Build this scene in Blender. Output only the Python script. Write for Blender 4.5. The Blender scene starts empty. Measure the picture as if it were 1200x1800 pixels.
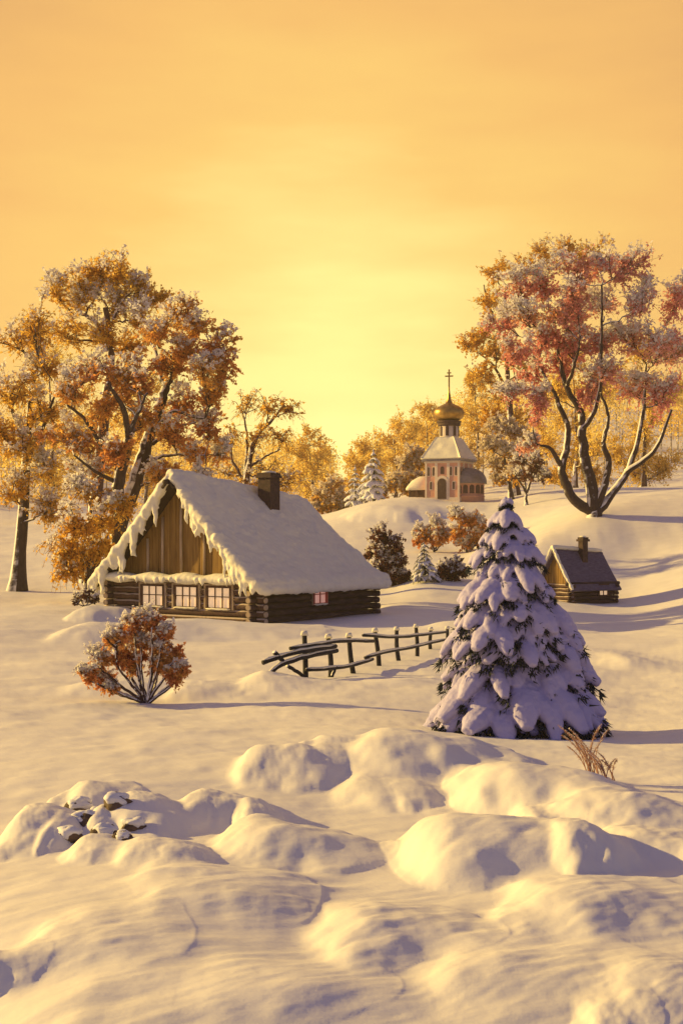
import bpy, math, random
import numpy as np
from mathutils import Vector

rng = np.random.default_rng(11)
random.seed(11)
scene = bpy.context.scene
COL = scene.collection
F = 2400.0          # focal length in photograph pixels (1200 wide)
HY = 940.0          # eye level in the photograph

def P(px, py, d):
    return np.array([(px - 600.0) * d / F, d, (HY - py) * d / F])

# ------------------------------------------------------------------ objects
def thing(name, label, cat, loc=(0, 0, 0), rotz=0.0, group=None):
    o = bpy.data.objects.new(name, None)
    COL.objects.link(o)
    o.empty_display_size = 0.3
    o.location = tuple(float(v) for v in loc)
    o.rotation_euler = (0, 0, rotz)
    tag(o, label, cat, group)
    return o

def tag(o, label, cat, group=None):
    o['label'] = label
    o['category'] = cat
    if group:
        o['group'] = group
    return o

class MB:
    def __init__(s):
        s.V = []; s.F = {}; s.n = 0
    def add(s, v, *faces):
        v = np.asarray(v, float).reshape(-1, 3)
        for f in faces:
            f = np.asarray(f, np.int64)
            if f.size == 0:
                continue
            s.F.setdefault(f.shape[1], []).append(f + s.n)
        s.V.append(v); s.n += len(v)
    def build(s, name, mat, parent=None, origin=None, smooth=False):
        me = bpy.data.meshes.new(name)
        V = np.concatenate(s.V) if s.V else np.zeros((0, 3))
        if origin is not None:
            V = V - np.asarray(origin)
        me.vertices.add(len(V))
        me.vertices.foreach_set('co', V.astype(np.float32).ravel())
        loops = []; starts = []; tot = 0
        for k, L in s.F.items():
            f = np.concatenate(L)
            loops.append(f.ravel())
            starts.append(tot + np.arange(len(f)) * k)
            tot += f.size
        loops = np.concatenate(loops); starts = np.concatenate(starts)
        me.loops.add(tot)
        me.loops.foreach_set('vertex_index', loops.astype(np.int32))
        me.polygons.add(len(starts))
        me.polygons.foreach_set('loop_start', starts.astype(np.int32))
        me.polygons.foreach_set('use_smooth', np.full(len(starts), smooth, dtype=bool))
        me.update(calc_edges=True)
        me.validate()
        me.materials.append(mat)
        o = bpy.data.objects.new(name, me)
        COL.objects.link(o)
        if parent is not None:
            o.parent = parent
        return o

def remesh(o, voxel, disp=0.0, dsize=0.5, smooth_it=0):
    m = o.modifiers.new('r', 'REMESH'); m.mode = 'VOXEL'; m.voxel_size = voxel; m.use_smooth_shade = True
    if smooth_it:
        q = o.modifiers.new('s', 'SMOOTH'); q.iterations = smooth_it; q.factor = 0.5
    if disp:
        t = bpy.data.textures.new('lump', 'CLOUDS'); t.noise_scale = dsize; t.noise_depth = 2
        q = o.modifiers.new('d', 'DISPLACE'); q.texture = t; q.strength = disp; q.mid_level = 0.5
        q.texture_coords = 'LOCAL'
    dg = bpy.context.evaluated_depsgraph_get()
    me = bpy.data.meshes.new_from_object(o.evaluated_get(dg))
    old = o.data
    mats = [x for x in old.materials]
    o.modifiers.clear()
    o.data = me
    if not len(me.materials):
        for x in mats:
            me.materials.append(x)
    me.polygons.foreach_set('use_smooth', np.ones(len(me.polygons), dtype=bool))
    bpy.data.meshes.remove(old)

# ------------------------------------------------------------------ shapes
def norm(a):
    return a / (np.linalg.norm(a, axis=-1, keepdims=True) + 1e-9)

def tubes(mb, pts, rad, n=3, cap=False):
    """pts (M,K,3), rad (M,K)"""
    pts = np.asarray(pts, float); rad = np.asarray(rad, float)
    M, K, _ = pts.shape
    T = norm(np.gradient(pts, axis=1))
    ref = np.where(np.abs(T[..., 2:3]) > 0.9, np.array([1.0, 0.1, 0]), np.array([0.0, 0.05, 1.0]))
    # one reference per tube keeps the rings aligned
    ref = np.broadcast_to(ref[:, K // 2:K // 2 + 1], T.shape)
    A = norm(np.cross(T, ref)); B = np.cross(T, A)
    th = np.arange(n) * 2 * np.pi / n
    ring = (A[:, :, None] * np.cos(th)[None, None, :, None] + B[:, :, None] * np.sin(th)[None, None, :, None])
    V = pts[:, :, None] + ring * rad[:, :, None, None]
    idx = np.arange(M * K * n).reshape(M, K, n)
    a = idx[:, :-1]; b = idx[:, 1:]
    q = np.stack([a, b, np.roll(b, -1, 2), np.roll(a, -1, 2)], -1).reshape(-1, 4)
    fs = [q]
    if cap:
        fs.append(idx[:, 0].reshape(-1, n)); fs.append(idx[:, -1, ::-1].reshape(-1, n))
    mb.add(V.reshape(-1, 3), *fs)

def tube(mb, pts, rad, n=7, cap=True):
    pts = np.asarray(pts, float)
    rad = np.broadcast_to(np.asarray(rad, float), (len(pts),))
    tubes(mb, pts[None], rad[None], n, cap)

def lobe(mb, pts, w, h, n=12):
    """closed pillow along pts with half width w and half thickness h"""
    pts = np.asarray(pts, float); K = len(pts)
    T = norm(np.gradient(pts, axis=0))
    A = norm(np.cross(T, np.array([0, 0, 1.0]) + 1e-3)); B = norm(np.cross(A, T))
    th = np.arange(n) * 2 * np.pi / n
    V = pts[:, None] + A[:, None] * (np.cos(th)[None, :, None] * np.asarray(w)[:, None, None]) \
        + B[:, None] * (np.sin(th)[None, :, None] * np.asarray(h)[:, None, None])
    idx = np.arange(K * n).reshape(K, n)
    a = idx[:-1]; b = idx[1:]
    q = np.stack([a, np.roll(a, -1, 1), np.roll(b, -1, 1), b], -1).reshape(-1, 4)
    mb.add(V.reshape(-1, 3), q, idx[0][None, ::-1], idx[-1][None])

def quads(mb, c, size, asp=1.0, r=rng, up=None):
    """leaf sized faces, random orientation"""
    M = len(c)
    if M == 0:
        return
    a = norm(r.normal(size=(M, 3))); b = norm(np.cross(a, r.normal(size=(M, 3))))
    if up is not None:
        a = norm(a + np.asarray(up))
        b = norm(np.cross(a, r.normal(size=(M, 3))))
    s = np.broadcast_to(np.asarray(size, float), (M,))[:, None] * r.uniform(0.45, 1.55, (M, 1))
    a = a * s * 0.5 * asp; b = b * s * 0.5
    V = np.stack([c - a, c + b * 0.8 - a * 0.2, c + a, c - b * 0.8 + a * 0.2], 1).reshape(-1, 3)
    mb.add(V, np.arange(M * 4).reshape(M, 4))

def box(mb, lo, hi, M=None):
    x0, y0, z0 = lo; x1, y1, z1 = hi
    v = np.array([[x0, y0, z0], [x1, y0, z0], [x1, y1, z0], [x0, y1, z0],
                  [x0, y0, z1], [x1, y0, z1], [x1, y1, z1], [x0, y1, z1]], float)
    if M is not None:
        v = M(v)
    mb.add(v, [[0, 3, 2, 1], [4, 5, 6, 7], [0, 1, 5, 4], [1, 2, 6, 5], [2, 3, 7, 6], [3, 0, 4, 7]])

def lathe(mb, prof, c=(0, 0, 0), n=24, a0=0.0, a1=2 * np.pi):
    prof = np.asarray(prof, float); K = len(prof)
    full = abs(a1 - a0 - 2 * np.pi) < 1e-6
    m = n if full else n + 1
    th = a0 + (a1 - a0) * np.arange(m) / n
    V = np.stack([prof[:, 0:1] * np.cos(th), prof[:, 0:1] * np.sin(th), np.repeat(prof[:, 1:2], m, 1)], -1) + np.asarray(c)
    idx = np.arange(K * m).reshape(K, m)
    if full:
        a = idx; b = np.roll(idx, -1, 1)
    else:
        a = idx[:, :-1]; b = idx[:, 1:]
    q = np.stack([a[:-1], b[:-1], b[1:], a[1:]], -1).reshape(-1, 4)
    mb.add(V.reshape(-1, 3), q)

def spline(p, n):
    p = np.asarray(p, float)
    if len(p) == 2:
        t = np.linspace(0, 1, n)[:, None]
        return p[0] * (1 - t) + p[1] * t
    q = np.vstack([2 * p[0] - p[1], p, 2 * p[-1] - p[-2]])
    out = []
    for t in np.linspace(0, len(p) - 1, n):
        i = min(int(t), len(p) - 2); f = t - i
        a, b, c, d = q[i:i + 4]
        out.append(0.5 * (2 * b + (c - a) * f + (2 * a - 5 * b + 4 * c - d) * f * f + (3 * b - a - 3 * c + d) * f ** 3))
    return np.array(out)

_perm = np.random.default_rng(5).random((256, 256))
def vnoise(x, y):
    xi = np.floor(x).astype(int); yi = np.floor(y).astype(int)
    fx = x - xi; fy = y - yi
    fx = fx * fx * (3 - 2 * fx); fy = fy * fy * (3 - 2 * fy)
    g = lambda i, j: _perm[i & 255, j & 255]
    return (g(xi, yi) * (1 - fx) + g(xi + 1, yi) * fx) * (1 - fy) + (g(xi, yi + 1) * (1 - fx) + g(xi + 1, yi + 1) * fx) * fy
def fbm(x, y, o=3):
    s = 0; a = 0.5
    for k in range(o):
        s = s + a * (vnoise(x * 2 ** k + 17.3 * k, y * 2 ** k + 9.1 * k) - 0.5); a *= 0.5
    return s * 2

# ------------------------------------------------------------------ materials
def mat(name):
    m = bpy.data.materials.new(name); m.use_nodes = True
    nt = m.node_tree
    return m, nt, nt.nodes['Principled BSDF']

def N(nt, t, **kw):
    n = nt.nodes.new(t)
    for k, v in kw.items():
        setattr(n, k, v)
    return n

def ramp(nt, stops):
    r = nt.nodes.new('ShaderNodeValToRGB')
    e = r.color_ramp.elements
    while len(e) < len(stops):
        e.new(0.5)
    for i, (p, c) in enumerate(stops):
        e[i].position = p
        e[i].color = (*c, 1) if len(c) == 3 else c
    return r

def noise(nt, scale, detail=3, rough=0.55, vec=None, stretch=None):
    n = nt.nodes.new('ShaderNodeTexNoise')
    n.inputs['Scale'].default_value = scale
    n.inputs['Detail'].default_value = detail
    n.inputs['Roughness'].default_value = rough
    tc = nt.nodes.new('ShaderNodeTexCoord')
    src = tc.outputs['Object']
    if stretch:
        mp = nt.nodes.new('ShaderNodeMapping')
        mp.inputs['Scale'].default_value = stretch
        nt.links.new(src, mp.inputs['Vector']); src = mp.outputs['Vector']
    nt.links.new(src, n.inputs['Vector'])
    return n

def bump(nt, b, src, strength, dist):
    n = nt.nodes.new('ShaderNodeBump')
    n.inputs['Strength'].default_value = strength
    n.inputs['Distance'].default_value = dist
    nt.links.new(src, n.inputs['Height'])
    nt.links.new(n.outputs['Normal'], b.inputs['Normal'])
    return n

def rough_mat(name, stops, scale, rough=0.8, bs=0.4, bd=0.03, stretch=None, spec=0.3, detail=4):
    m, nt, b = mat(name)
    n = noise(nt, scale, detail, 0.6, stretch=stretch)
    r = ramp(nt, stops)
    nt.links.new(n.outputs['Fac'], r.inputs['Fac'])
    nt.links.new(r.outputs['Color'], b.inputs['Base Color'])
    b.inputs['Roughness'].default_value = rough
    b.inputs['Specular IOR Level'].default_value = spec
    bump(nt, b, n.outputs['Fac'], bs, bd)
    return m

def snow_mat(name, c=(0.82, 0.80, 0.80), scale=1.2, stretch=None, bd=0.05, bs=0.5, sss=0.0):
    m, nt, b = mat(name)
    n1 = noise(nt, scale, 5, 0.6, stretch=stretch)
    n2 = noise(nt, scale * 14, 3, 0.6)
    r = ramp(nt, [(0.3, tuple(v * 0.93 for v in c)), (0.65, c)])
    nt.links.new(n1.outputs['Fac'], r.inputs['Fac'])
    nt.links.new(r.outputs['Color'], b.inputs['Base Color'])
    b.inputs['Roughness'].default_value = 0.65
    b.inputs['Specular IOR Level'].default_value = 0.25
    mx = N(nt, 'ShaderNodeMath', operation='MULTIPLY_ADD')
    nt.links.new(n2.outputs['Fac'], mx.inputs[0]); mx.inputs[1].default_value = 0.12
    nt.links.new(n1.outputs['Fac'], mx.inputs[2])
    bump(nt, b, mx.outputs[0], bs, bd)
    if sss:
        b.inputs['Subsurface Weight'].default_value = sss
        b.inputs['Subsurface Radius'].default_value = (1.0, 0.8, 0.7)
        b.inputs['Subsurface Scale'].default_value = 0.08
    return m

def frost_lit_bark(name, dark, snow=(0.8, 0.78, 0.78), lean=(-0.55, -0.30, 0.62), lo=0.50, hi=0.66, nscale=1.5):
    """bark with snow on top of every limb and its sunlit left side painted white"""
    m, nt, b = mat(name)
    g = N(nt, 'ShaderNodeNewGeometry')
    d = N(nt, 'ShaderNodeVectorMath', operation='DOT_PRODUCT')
    nt.links.new(g.outputs['True Normal'], d.inputs[0]); d.inputs[1].default_value = lean  # leftward lean also paints the limb's sunlit side white
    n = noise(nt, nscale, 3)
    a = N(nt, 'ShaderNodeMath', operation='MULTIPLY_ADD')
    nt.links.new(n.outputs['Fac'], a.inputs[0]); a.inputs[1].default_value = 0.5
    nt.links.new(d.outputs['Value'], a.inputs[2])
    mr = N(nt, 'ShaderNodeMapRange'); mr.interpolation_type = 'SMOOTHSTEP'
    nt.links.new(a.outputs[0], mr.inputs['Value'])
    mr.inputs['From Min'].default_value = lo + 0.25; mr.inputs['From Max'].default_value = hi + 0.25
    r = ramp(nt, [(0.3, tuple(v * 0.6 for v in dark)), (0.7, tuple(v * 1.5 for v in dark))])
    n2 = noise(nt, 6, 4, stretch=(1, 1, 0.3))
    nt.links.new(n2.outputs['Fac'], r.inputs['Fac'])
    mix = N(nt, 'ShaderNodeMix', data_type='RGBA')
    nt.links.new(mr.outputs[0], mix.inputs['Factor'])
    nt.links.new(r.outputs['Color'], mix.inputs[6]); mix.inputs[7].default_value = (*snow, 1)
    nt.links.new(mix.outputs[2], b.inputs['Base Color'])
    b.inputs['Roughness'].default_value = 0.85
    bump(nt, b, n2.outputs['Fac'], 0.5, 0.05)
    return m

def leaf_mat(name, stops, scale=0.35, transl=0.5):
    m, nt, b = mat(name)
    n = noise(nt, scale, 4, 0.65)
    r = ramp(nt, stops)
    nt.links.new(n.outputs['Fac'], r.inputs['Fac'])
    nt.links.new(r.outputs['Color'], b.inputs['Base Color'])
    b.inputs['Roughness'].default_value = 0.8
    b.inputs['Specular IOR Level'].default_value = 0.1
    t = N(nt, 'ShaderNodeBsdfTranslucent')
    nt.links.new(r.outputs['Color'], t.inputs['Color'])
    mx = N(nt, 'ShaderNodeMixShader'); mx.inputs[0].default_value = transl
    out = nt.nodes['Material Output']
    nt.links.new(b.outputs[0], mx.inputs[1]); nt.links.new(t.outputs[0], mx.inputs[2])
    nt.links.new(mx.outputs[0], out.inputs['Surface'])
    return m

M = {}
M['snow'] = snow_mat('ground_snow', (0.83, 0.80, 0.79), 0.9, stretch=(0.6, 1.4, 1.0), bd=0.08, bs=0.30)
M['roof_snow'] = snow_mat('roof_snow', (0.82, 0.78, 0.65), 1.6, bd=0.08, bs=0.5)
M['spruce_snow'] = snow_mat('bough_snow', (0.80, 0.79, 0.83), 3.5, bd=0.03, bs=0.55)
M['violet_shade_snow'] = snow_mat('violet_shade_bough_snow', (0.46, 0.43, 0.70), 3.5, bd=0.03, bs=0.55)  # violet shade of the bough snow is put into its base colour
M['frost'] = leaf_mat('hoar_frost', [(0.3, (0.80, 0.76, 0.74)), (0.7, (0.86, 0.84, 0.83))], 1.0, 0.5)
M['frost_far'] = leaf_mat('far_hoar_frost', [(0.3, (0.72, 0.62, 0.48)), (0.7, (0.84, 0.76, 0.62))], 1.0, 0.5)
M['bark'] = frost_lit_bark('dark_frost_lit_bark', (0.035, 0.020, 0.022))
M['bark_red'] = frost_lit_bark('reddish_frost_lit_bark', (0.07, 0.030, 0.030))
M['twig'] = rough_mat('russet_twig', [(0.3, (0.10, 0.035, 0.02)), (0.7, (0.26, 0.10, 0.04))], 1.0)
M['leaf_russet'] = leaf_mat('russet_leaf', [(0.25, (0.42, 0.14, 0.08)), (0.42, (0.68, 0.30, 0.11)), (0.58, (0.80, 0.47, 0.13)), (0.78, (0.86, 0.60, 0.20))], 0.28, 0.6)
M['leaf_rose'] = leaf_mat('rose_leaf', [(0.25, (0.58, 0.15, 0.17)), (0.40, (0.78, 0.29, 0.27)), (0.54, (0.84, 0.45, 0.40)), (0.66, (0.82, 0.46, 0.22)), (0.80, (0.86, 0.60, 0.20))], 0.17, 0.6)
M['leaf_gold'] = leaf_mat('gold_leaf', [(0.25, (0.58, 0.28, 0.05)), (0.5, (0.78, 0.48, 0.09)), (0.75, (0.86, 0.62, 0.15))], 0.25, 0.65)
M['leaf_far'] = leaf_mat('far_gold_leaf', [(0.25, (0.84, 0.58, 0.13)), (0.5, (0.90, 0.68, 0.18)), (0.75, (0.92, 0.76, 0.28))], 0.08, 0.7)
M['leaf_bush'] = leaf_mat('bush_leaf', [(0.3, (0.55, 0.17, 0.09)), (0.48, (0.74, 0.34, 0.14)), (0.65, (0.84, 0.55, 0.20))], 2.2, 0.5)
M['bark_bush'] = frost_lit_bark('snowy_bush_stem', (0.05, 0.022, 0.022), lo=0.30, hi=0.42, nscale=9)
M['leaf_brown'] = leaf_mat('brown_leaf', [(0.3, (0.07, 0.03, 0.03)), (0.55, (0.17, 0.07, 0.05)), (0.8, (0.34, 0.15, 0.06))], 0.5, 0.4)
M['needle'] = rough_mat('dark_needle', [(0.3, (0.012, 0.018, 0.020)), (0.7, (0.035, 0.045, 0.045))], 3.0)
M['log'] = frost_lit_bark('frost_highlight_log', (0.075, 0.036, 0.030), (0.58, 0.47, 0.41), lean=(-0.1, -0.30, 0.85), lo=0.62, hi=0.80, nscale=3)  # frost tone on the log tops also paints in their pale highlights
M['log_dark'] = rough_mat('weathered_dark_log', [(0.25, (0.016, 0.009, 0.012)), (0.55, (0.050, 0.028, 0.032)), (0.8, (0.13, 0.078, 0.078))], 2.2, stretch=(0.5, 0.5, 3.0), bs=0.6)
M['plank'] = rough_mat('ochre_plank', [(0.25, (0.13, 0.065, 0.018)), (0.55, (0.27, 0.155, 0.045)), (0.8, (0.36, 0.22, 0.075))], 1.5, stretch=(4, 1, 0.3), bs=0.5)
M['batten'] = rough_mat('grey_batten', [(0.3, (0.30, 0.21, 0.14)), (0.7, (0.52, 0.42, 0.33))], 3, stretch=(1, 1, 0.3))
M['deck'] = rough_mat('dark_roof_boards', [(0.3, (0.02, 0.013, 0.011)), (0.7, (0.05, 0.03, 0.025))], 3)
M['frame'] = rough_mat('brown_window_frame', [(0.3, (0.045, 0.018, 0.016)), (0.7, (0.10, 0.05, 0.042))], 5)
M['frame_red'] = rough_mat('red_window_frame', [(0.3, (0.30, 0.05, 0.05)), (0.7, (0.48, 0.10, 0.08))], 5)
M['chimney'] = rough_mat('sooty_brick', [(0.3, (0.025, 0.015, 0.016)), (0.7, (0.09, 0.05, 0.045))], 6)
M['fence'] = frost_lit_bark('frosted_fence_wood', (0.012, 0.011, 0.017), lean=(-0.5, -0.15, 0.75), lo=0.62, hi=0.74, nscale=4)
M['stone'] = rough_mat('brown_stone', [(0.3, (0.05, 0.032, 0.022)), (0.7, (0.17, 0.115, 0.08))], 4, bs=0.7)
M['church_wall'] = rough_mat('pink_plaster', [(0.3, (0.60, 0.30, 0.21)), (0.7, (0.74, 0.43, 0.31))], 1.2, bs=0.3)
M['church_trim'] = rough_mat('pale_trim', [(0.3, (0.70, 0.58, 0.46)), (0.7, (0.80, 0.69, 0.57))], 2)
M['church_dark'] = rough_mat('dark_opening', [(0.3, (0.05, 0.03, 0.03)), (0.7, (0.10, 0.06, 0.055))], 3)
M['violet_roof'] = rough_mat('violet_shingle', [(0.3, (0.075, 0.062, 0.11)), (0.7, (0.15, 0.125, 0.19))], 3, stretch=(1, 1, 4), bs=0.6)
M['slate'] = rough_mat('grey_metal_roof', [(0.3, (0.16, 0.14, 0.16)), (0.7, (0.26, 0.24, 0.27))], 2, rough=0.5)
M['weed'] = leaf_mat('dry_weed', [(0.3, (0.45, 0.24, 0.17)), (0.7, (0.75, 0.54, 0.42))], 3.0, 0.4)
def _gold():
    m, nt, b = mat('old_gilding')
    n = noise(nt, 2.0, 3)
    r = ramp(nt, [(0.3, (0.30, 0.17, 0.045)), (0.7, (0.52, 0.33, 0.09))])
    nt.links.new(n.outputs['Fac'], r.inputs['Fac']); nt.links.new(r.outputs['Color'], b.inputs['Base Color'])
    b.inputs['Metallic'].default_value = 0.75; b.inputs['Roughness'].default_value = 0.38
    return m
M['gold'] = _gold()
def _pane(name, col, e):
    m, nt, b = mat(name)
    n = noise(nt, 1.6, 2)
    r = ramp(nt, [(0.3, tuple(v * 0.8 for v in col)), (0.7, col)])
    nt.links.new(n.outputs['Fac'], r.inputs['Fac'])
    nt.links.new(r.outputs['Color'], b.inputs['Base Color'])
    nt.links.new(r.outputs['Color'], b.inputs['Emission Color'])
    b.inputs['Emission Strength'].default_value = e
    b.inputs['Roughness'].default_value = 0.12
    return m
M['pane'] = _pane('lit_pane', (0.90, 0.62, 0.36), 0.42)
M['pane_rose'] = _pane('rosy_pane', (0.80, 0.42, 0.34), 0.30)

# ------------------------------------------------------------------ terrain
ctrl = [  # photograph x, y, distance
    (100, 1660, 9), (600, 1670, 9), (1100, 1660, 9), (100, 1900, 7), (600, 1900, 7), (1100, 1900, 7),
    (100, 1505, 12), (600, 1512, 12), (1100, 1500, 12),
    (100, 1420, 15), (600, 1425, 15), (1100, 1420, 15),
    (100, 1345, 18), (600, 1340, 18), (1100, 1345, 18),
    (100, 1290, 22), (600, 1285, 22), (910, 1290, 24), (1150, 1290, 24),
    (100, 1250, 27), (250, 1245, 28), (600, 1247, 27),
    (100, 1220, 31), (450, 1216, 31.5), (600, 1212, 32),
    (535, 1193, 36), (580, 1190, 37), (625, 1183, 39), (667, 1172, 42), (703, 1163, 45), (732, 1153, 49), (757, 1143, 52.5),
    (100, 1160, 45), (300, 1160, 45), (900, 1190, 38), (1150, 1200, 38), (1080, 1150, 52),
    (100, 1115, 62), (350, 1125, 62), (600, 1122, 62), (900, 1110, 65), (1150, 1110, 65),
    (450, 1099, 73), (200, 1080, 79), (651, 1081, 82), (400, 1075, 85), (100, 1070, 82),
    (745, 1022, 103), (680, 1037, 105), (795, 1024, 104), (900, 1045, 98), (700, 1062, 92),
    (1030, 1060, 95), (1130, 1058, 95), (1060, 1005, 107), (980, 995, 108), (1120, 1000, 107), (1050, 940, 114), (960, 1055, 95), (1080, 1055, 98), (1045, 903, 120), (1130, 905, 120), (1250, 900, 120), (950, 950, 114),
    (100, 1050, 95), (300, 1050, 95), (430, 1010, 115), (200, 1010, 115),
    (600, 1000, 125), (700, 990, 125), (820, 974, 135), (760, 968, 138), (640, 945, 150), (740, 915, 162), (930, 925, 140),
    (590, 915, 168), (640, 893, 174), (740, 874, 182), (785, 878, 184), (860, 880, 186), (950, 868, 180), (1050, 862, 180), (530, 935, 160), (1150, 860, 180),
    (480, 940, 170), (200, 950, 170), (0, 960, 170),
    (600, 905, 230), (785, 885, 240), (1000, 862, 250), (400, 915, 250), (100, 920, 250),
    (600, 893, 400), (900, 840, 400), (300, 885, 400), (0, 880, 400), (1200, 830, 400), (740, 865, 400),
    (100, 790, 650), (400, 835, 650), (545, 845, 650), (605, 880, 650), (660, 850, 650), (740, 800, 650), (860, 735, 650), (1000, 720, 650), (1250, 720, 650), (-100, 780, 650),
    (600, 880, 880), (1200, 740, 880), (0, 800, 880),
]
CP = np.array([P(*c) for c in ctrl])
def uv(x, y):
    r = np.hypot(x, y); th = np.arctan2(x, y)
    r = np.clip(r, 6.5, 900)
    return np.clip(th, -0.33, 0.33) * 6.0, np.log(r) * 2.2, th
cu, cv, _ = uv(CP[:, 0], CP[:, 1])
def _U(r2):
    return r2 * np.log(r2 + 1e-9)
nC = len(CP)
A = np.zeros((nC + 3, nC + 3))
A[:nC, :nC] = _U((cu[:, None] - cu) ** 2 + (cv[:, None] - cv) ** 2) + np.eye(nC) * 0.01
A[:nC, nC:] = np.stack([np.ones(nC), cu, cv], 1); A[nC:, :nC] = A[:nC, nC:].T
W = np.linalg.solve(A, np.concatenate([CP[:, 2], np.zeros(3)]))
def base_z(x, y):
    sh = np.shape(x)
    x = np.ravel(x); y = np.ravel(y)
    u, v, th = uv(x, y)
    k = np.clip((np.abs(th) - 0.33) / 0.8, 0, 1)
    u = u * (1 - k)
    z = np.zeros(len(x))
    for s in range(0, len(x), 40000):
        e = slice(s, s + 40000)
        z[e] = _U((u[e, None] - cu) ** 2 + (v[e, None] - cv) ** 2) @ W[:nC] + W[nC] + W[nC + 1] * u[e] + W[nC + 2] * v[e]
    return z.reshape(sh)

mounds = [  # crest x, crest y, distance, half width px, depth m, drop m, skew
    (468, 1318, 17.5, 92, 1.3, 0.55), (585, 1296, 19.0, 74, 0.9, 0.45), (715, 1288, 18.2, 150, 1.5, 0.6),
    (905, 1345, 15.6, 160, 1.2, 0.45), (800, 1436, 11.8, 210, 1.0, 0.55), (480, 1452, 12.2, 150, 0.85, 0.45),
    (240, 1408, 13.6, 85, 0.8, 0.40), (355, 1398, 14.2, 80, 0.8, 0.35), (1060, 1398, 13.8, 140, 1.0, 0.5),
    (245, 1490, 11.6, 90, 0.6, 0.3), (150, 1480, 11.9, 70, 0.5, 0.25), (150, 1388, 15.0, 70, 0.8, 0.3),
    (455, 1192, 33.0, 92, 3.0, 0.7), (640, 1203, 33.5, 180, 3.0, 0.5), (330, 1205, 31.5, 70, 2.2, 0.45), (150, 1205, 32, 90, 2.4, 0.5),
    (140, 1100, 62, 80, 5.0, 0.8), (160, 1068, 74, 55, 3, 0.5), (340, 1094, 66, 170, 4.5, 0.5), (720, 1062, 88, 110, 5.0, 0.9), (1090, 1160, 46, 80, 5, 0.9),
    
    (300, 1560, 10.2, 190, 0.8, 0.4), (1010, 1570, 9.8, 190, 0.8, 0.45), (620, 1620, 9.2, 180, 0.7, 0.4),
    (120, 1650, 8.9, 160, 0.6, 0.35), (870, 1700, 8.4, 230, 0.7, 0.4), (380, 1735, 8.1, 210, 0.6, 0.35), (1150, 1730, 8.0, 160, 0.6, 0.35),
    (650, 1375, 16.0, 110, 1.0, 0.3), (1130, 1470, 11.8, 110, 0.7, 0.35), (40, 1430, 13, 80, 0.8, 0.4),
    (690, 868 + 20, 172, 110, 9, 2.0), (830, 1090, 70, 150, 6, 0.6), (930, 1140, 50, 120, 4, 0.6),
]
_mr = np.random.default_rng(23)
for (px, py, d, w, dep, h) in list(mounds):
    if d < 20:
        for k in range(1):
            mounds.append((px + _mr.uniform(-1.1, 1.1) * w, py + _mr.uniform(0.06, 0.22) * w * (1 if k else 1.6), d - _mr.uniform(-.1, .6) * dep, w * _mr.uniform(.32, .6), dep * _mr.uniform(.4, .7), h * _mr.uniform(.35, .6)))
def zg(x, y, micro=True):
    x = np.asarray(x, float); y = np.asarray(y, float)
    z = base_z(x, y)
    sh = z.shape
    x = x.ravel(); y = y.ravel(); z = z.ravel().copy()
    for i, (px, py, d, w, dep, h) in enumerate(mounds):
        c = P(px, py, d); rx = w * d / F; dep = dep * 1.35
        h = max(h, 1.05 * (c[2] - float(base_z(c[:1], c[1:2])[0])))
        m = np.nonzero((np.abs(x - c[0]) < 3.6 * rx) & (np.abs(y - c[1]) < 3.6 * dep))[0]
        if not len(m):
            continue
        dx = (x[m] - c[0]) / rx; dy = (y[m] - c[1]) / dep
        wxx = dx + 0.30 * fbm(dx * 1.1 + 5.1 * i, dy * 1.1 + 2.3 * i) + 0.03 * fbm(dx * 3.7 + i, dy * 3.7)
        wyy = dy + 0.30 * fbm(dx * 1.1 + 40 + 3.7 * i, dy * 1.1 + 8.3 * i) + 0.03 * fbm(dx * 3.7 + 60, dy * 3.7 + i)
        wxx = wxx / (1.08 + 0.36 * np.tanh(2.0 * wxx)) ; wyy = wyy / (1.05 + 0.22 * np.tanh(2.0 * wyy))
        r2 = wxx ** 2 + wyy ** 2
        dome = c[2] - h * (1 - np.clip(1 - np.clip(r2, 0, 0.999), 0, 1) ** 0.85) - np.clip(r2 - 0.96, 0, None) * h * 3.0
        dome = dome + 0.06 * h * fbm(dx * 2.2 + 3 * i, dy * 1.6 + 7) + 0.03 * h * fbm((dx * 0.8 + dy * 0.6) * 3, (dy - dx * 0.7) * 11, 2)
        k = 0.19 * h * (1 + 0.9 * np.clip(wxx, -0.5, 1)) + 0.015
        dlt = np.clip((dome - z[m]) / k, -30, 30)
        z[m] = z[m] + k * np.log1p(np.exp(dlt))
    if micro:
        wn = np.clip((75 - y) / 40, 0, 1); wm = np.clip((y - 12) / 25, 0.15, 1); wf = np.clip((y - 55) / 80, 0, 1)
        z = z + 0.07 * wn * fbm(x * 0.75, y * 0.5 + 40, 4) + 0.17 * wm * fbm(x * 0.24 + 11, y * 0.16, 4) + 0.5 * wf * fbm(x * 0.06, y * 0.05 + 9, 4)
        z = z + 0.014 * wn * fbm((x * 0.8 + y * 0.5) * 1.3, (y - x * 0.55) * 5, 3)
    return z.reshape(sh)
def gz(x, y):
    return float(zg(np.array([x]), np.array([y]))[0])

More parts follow.
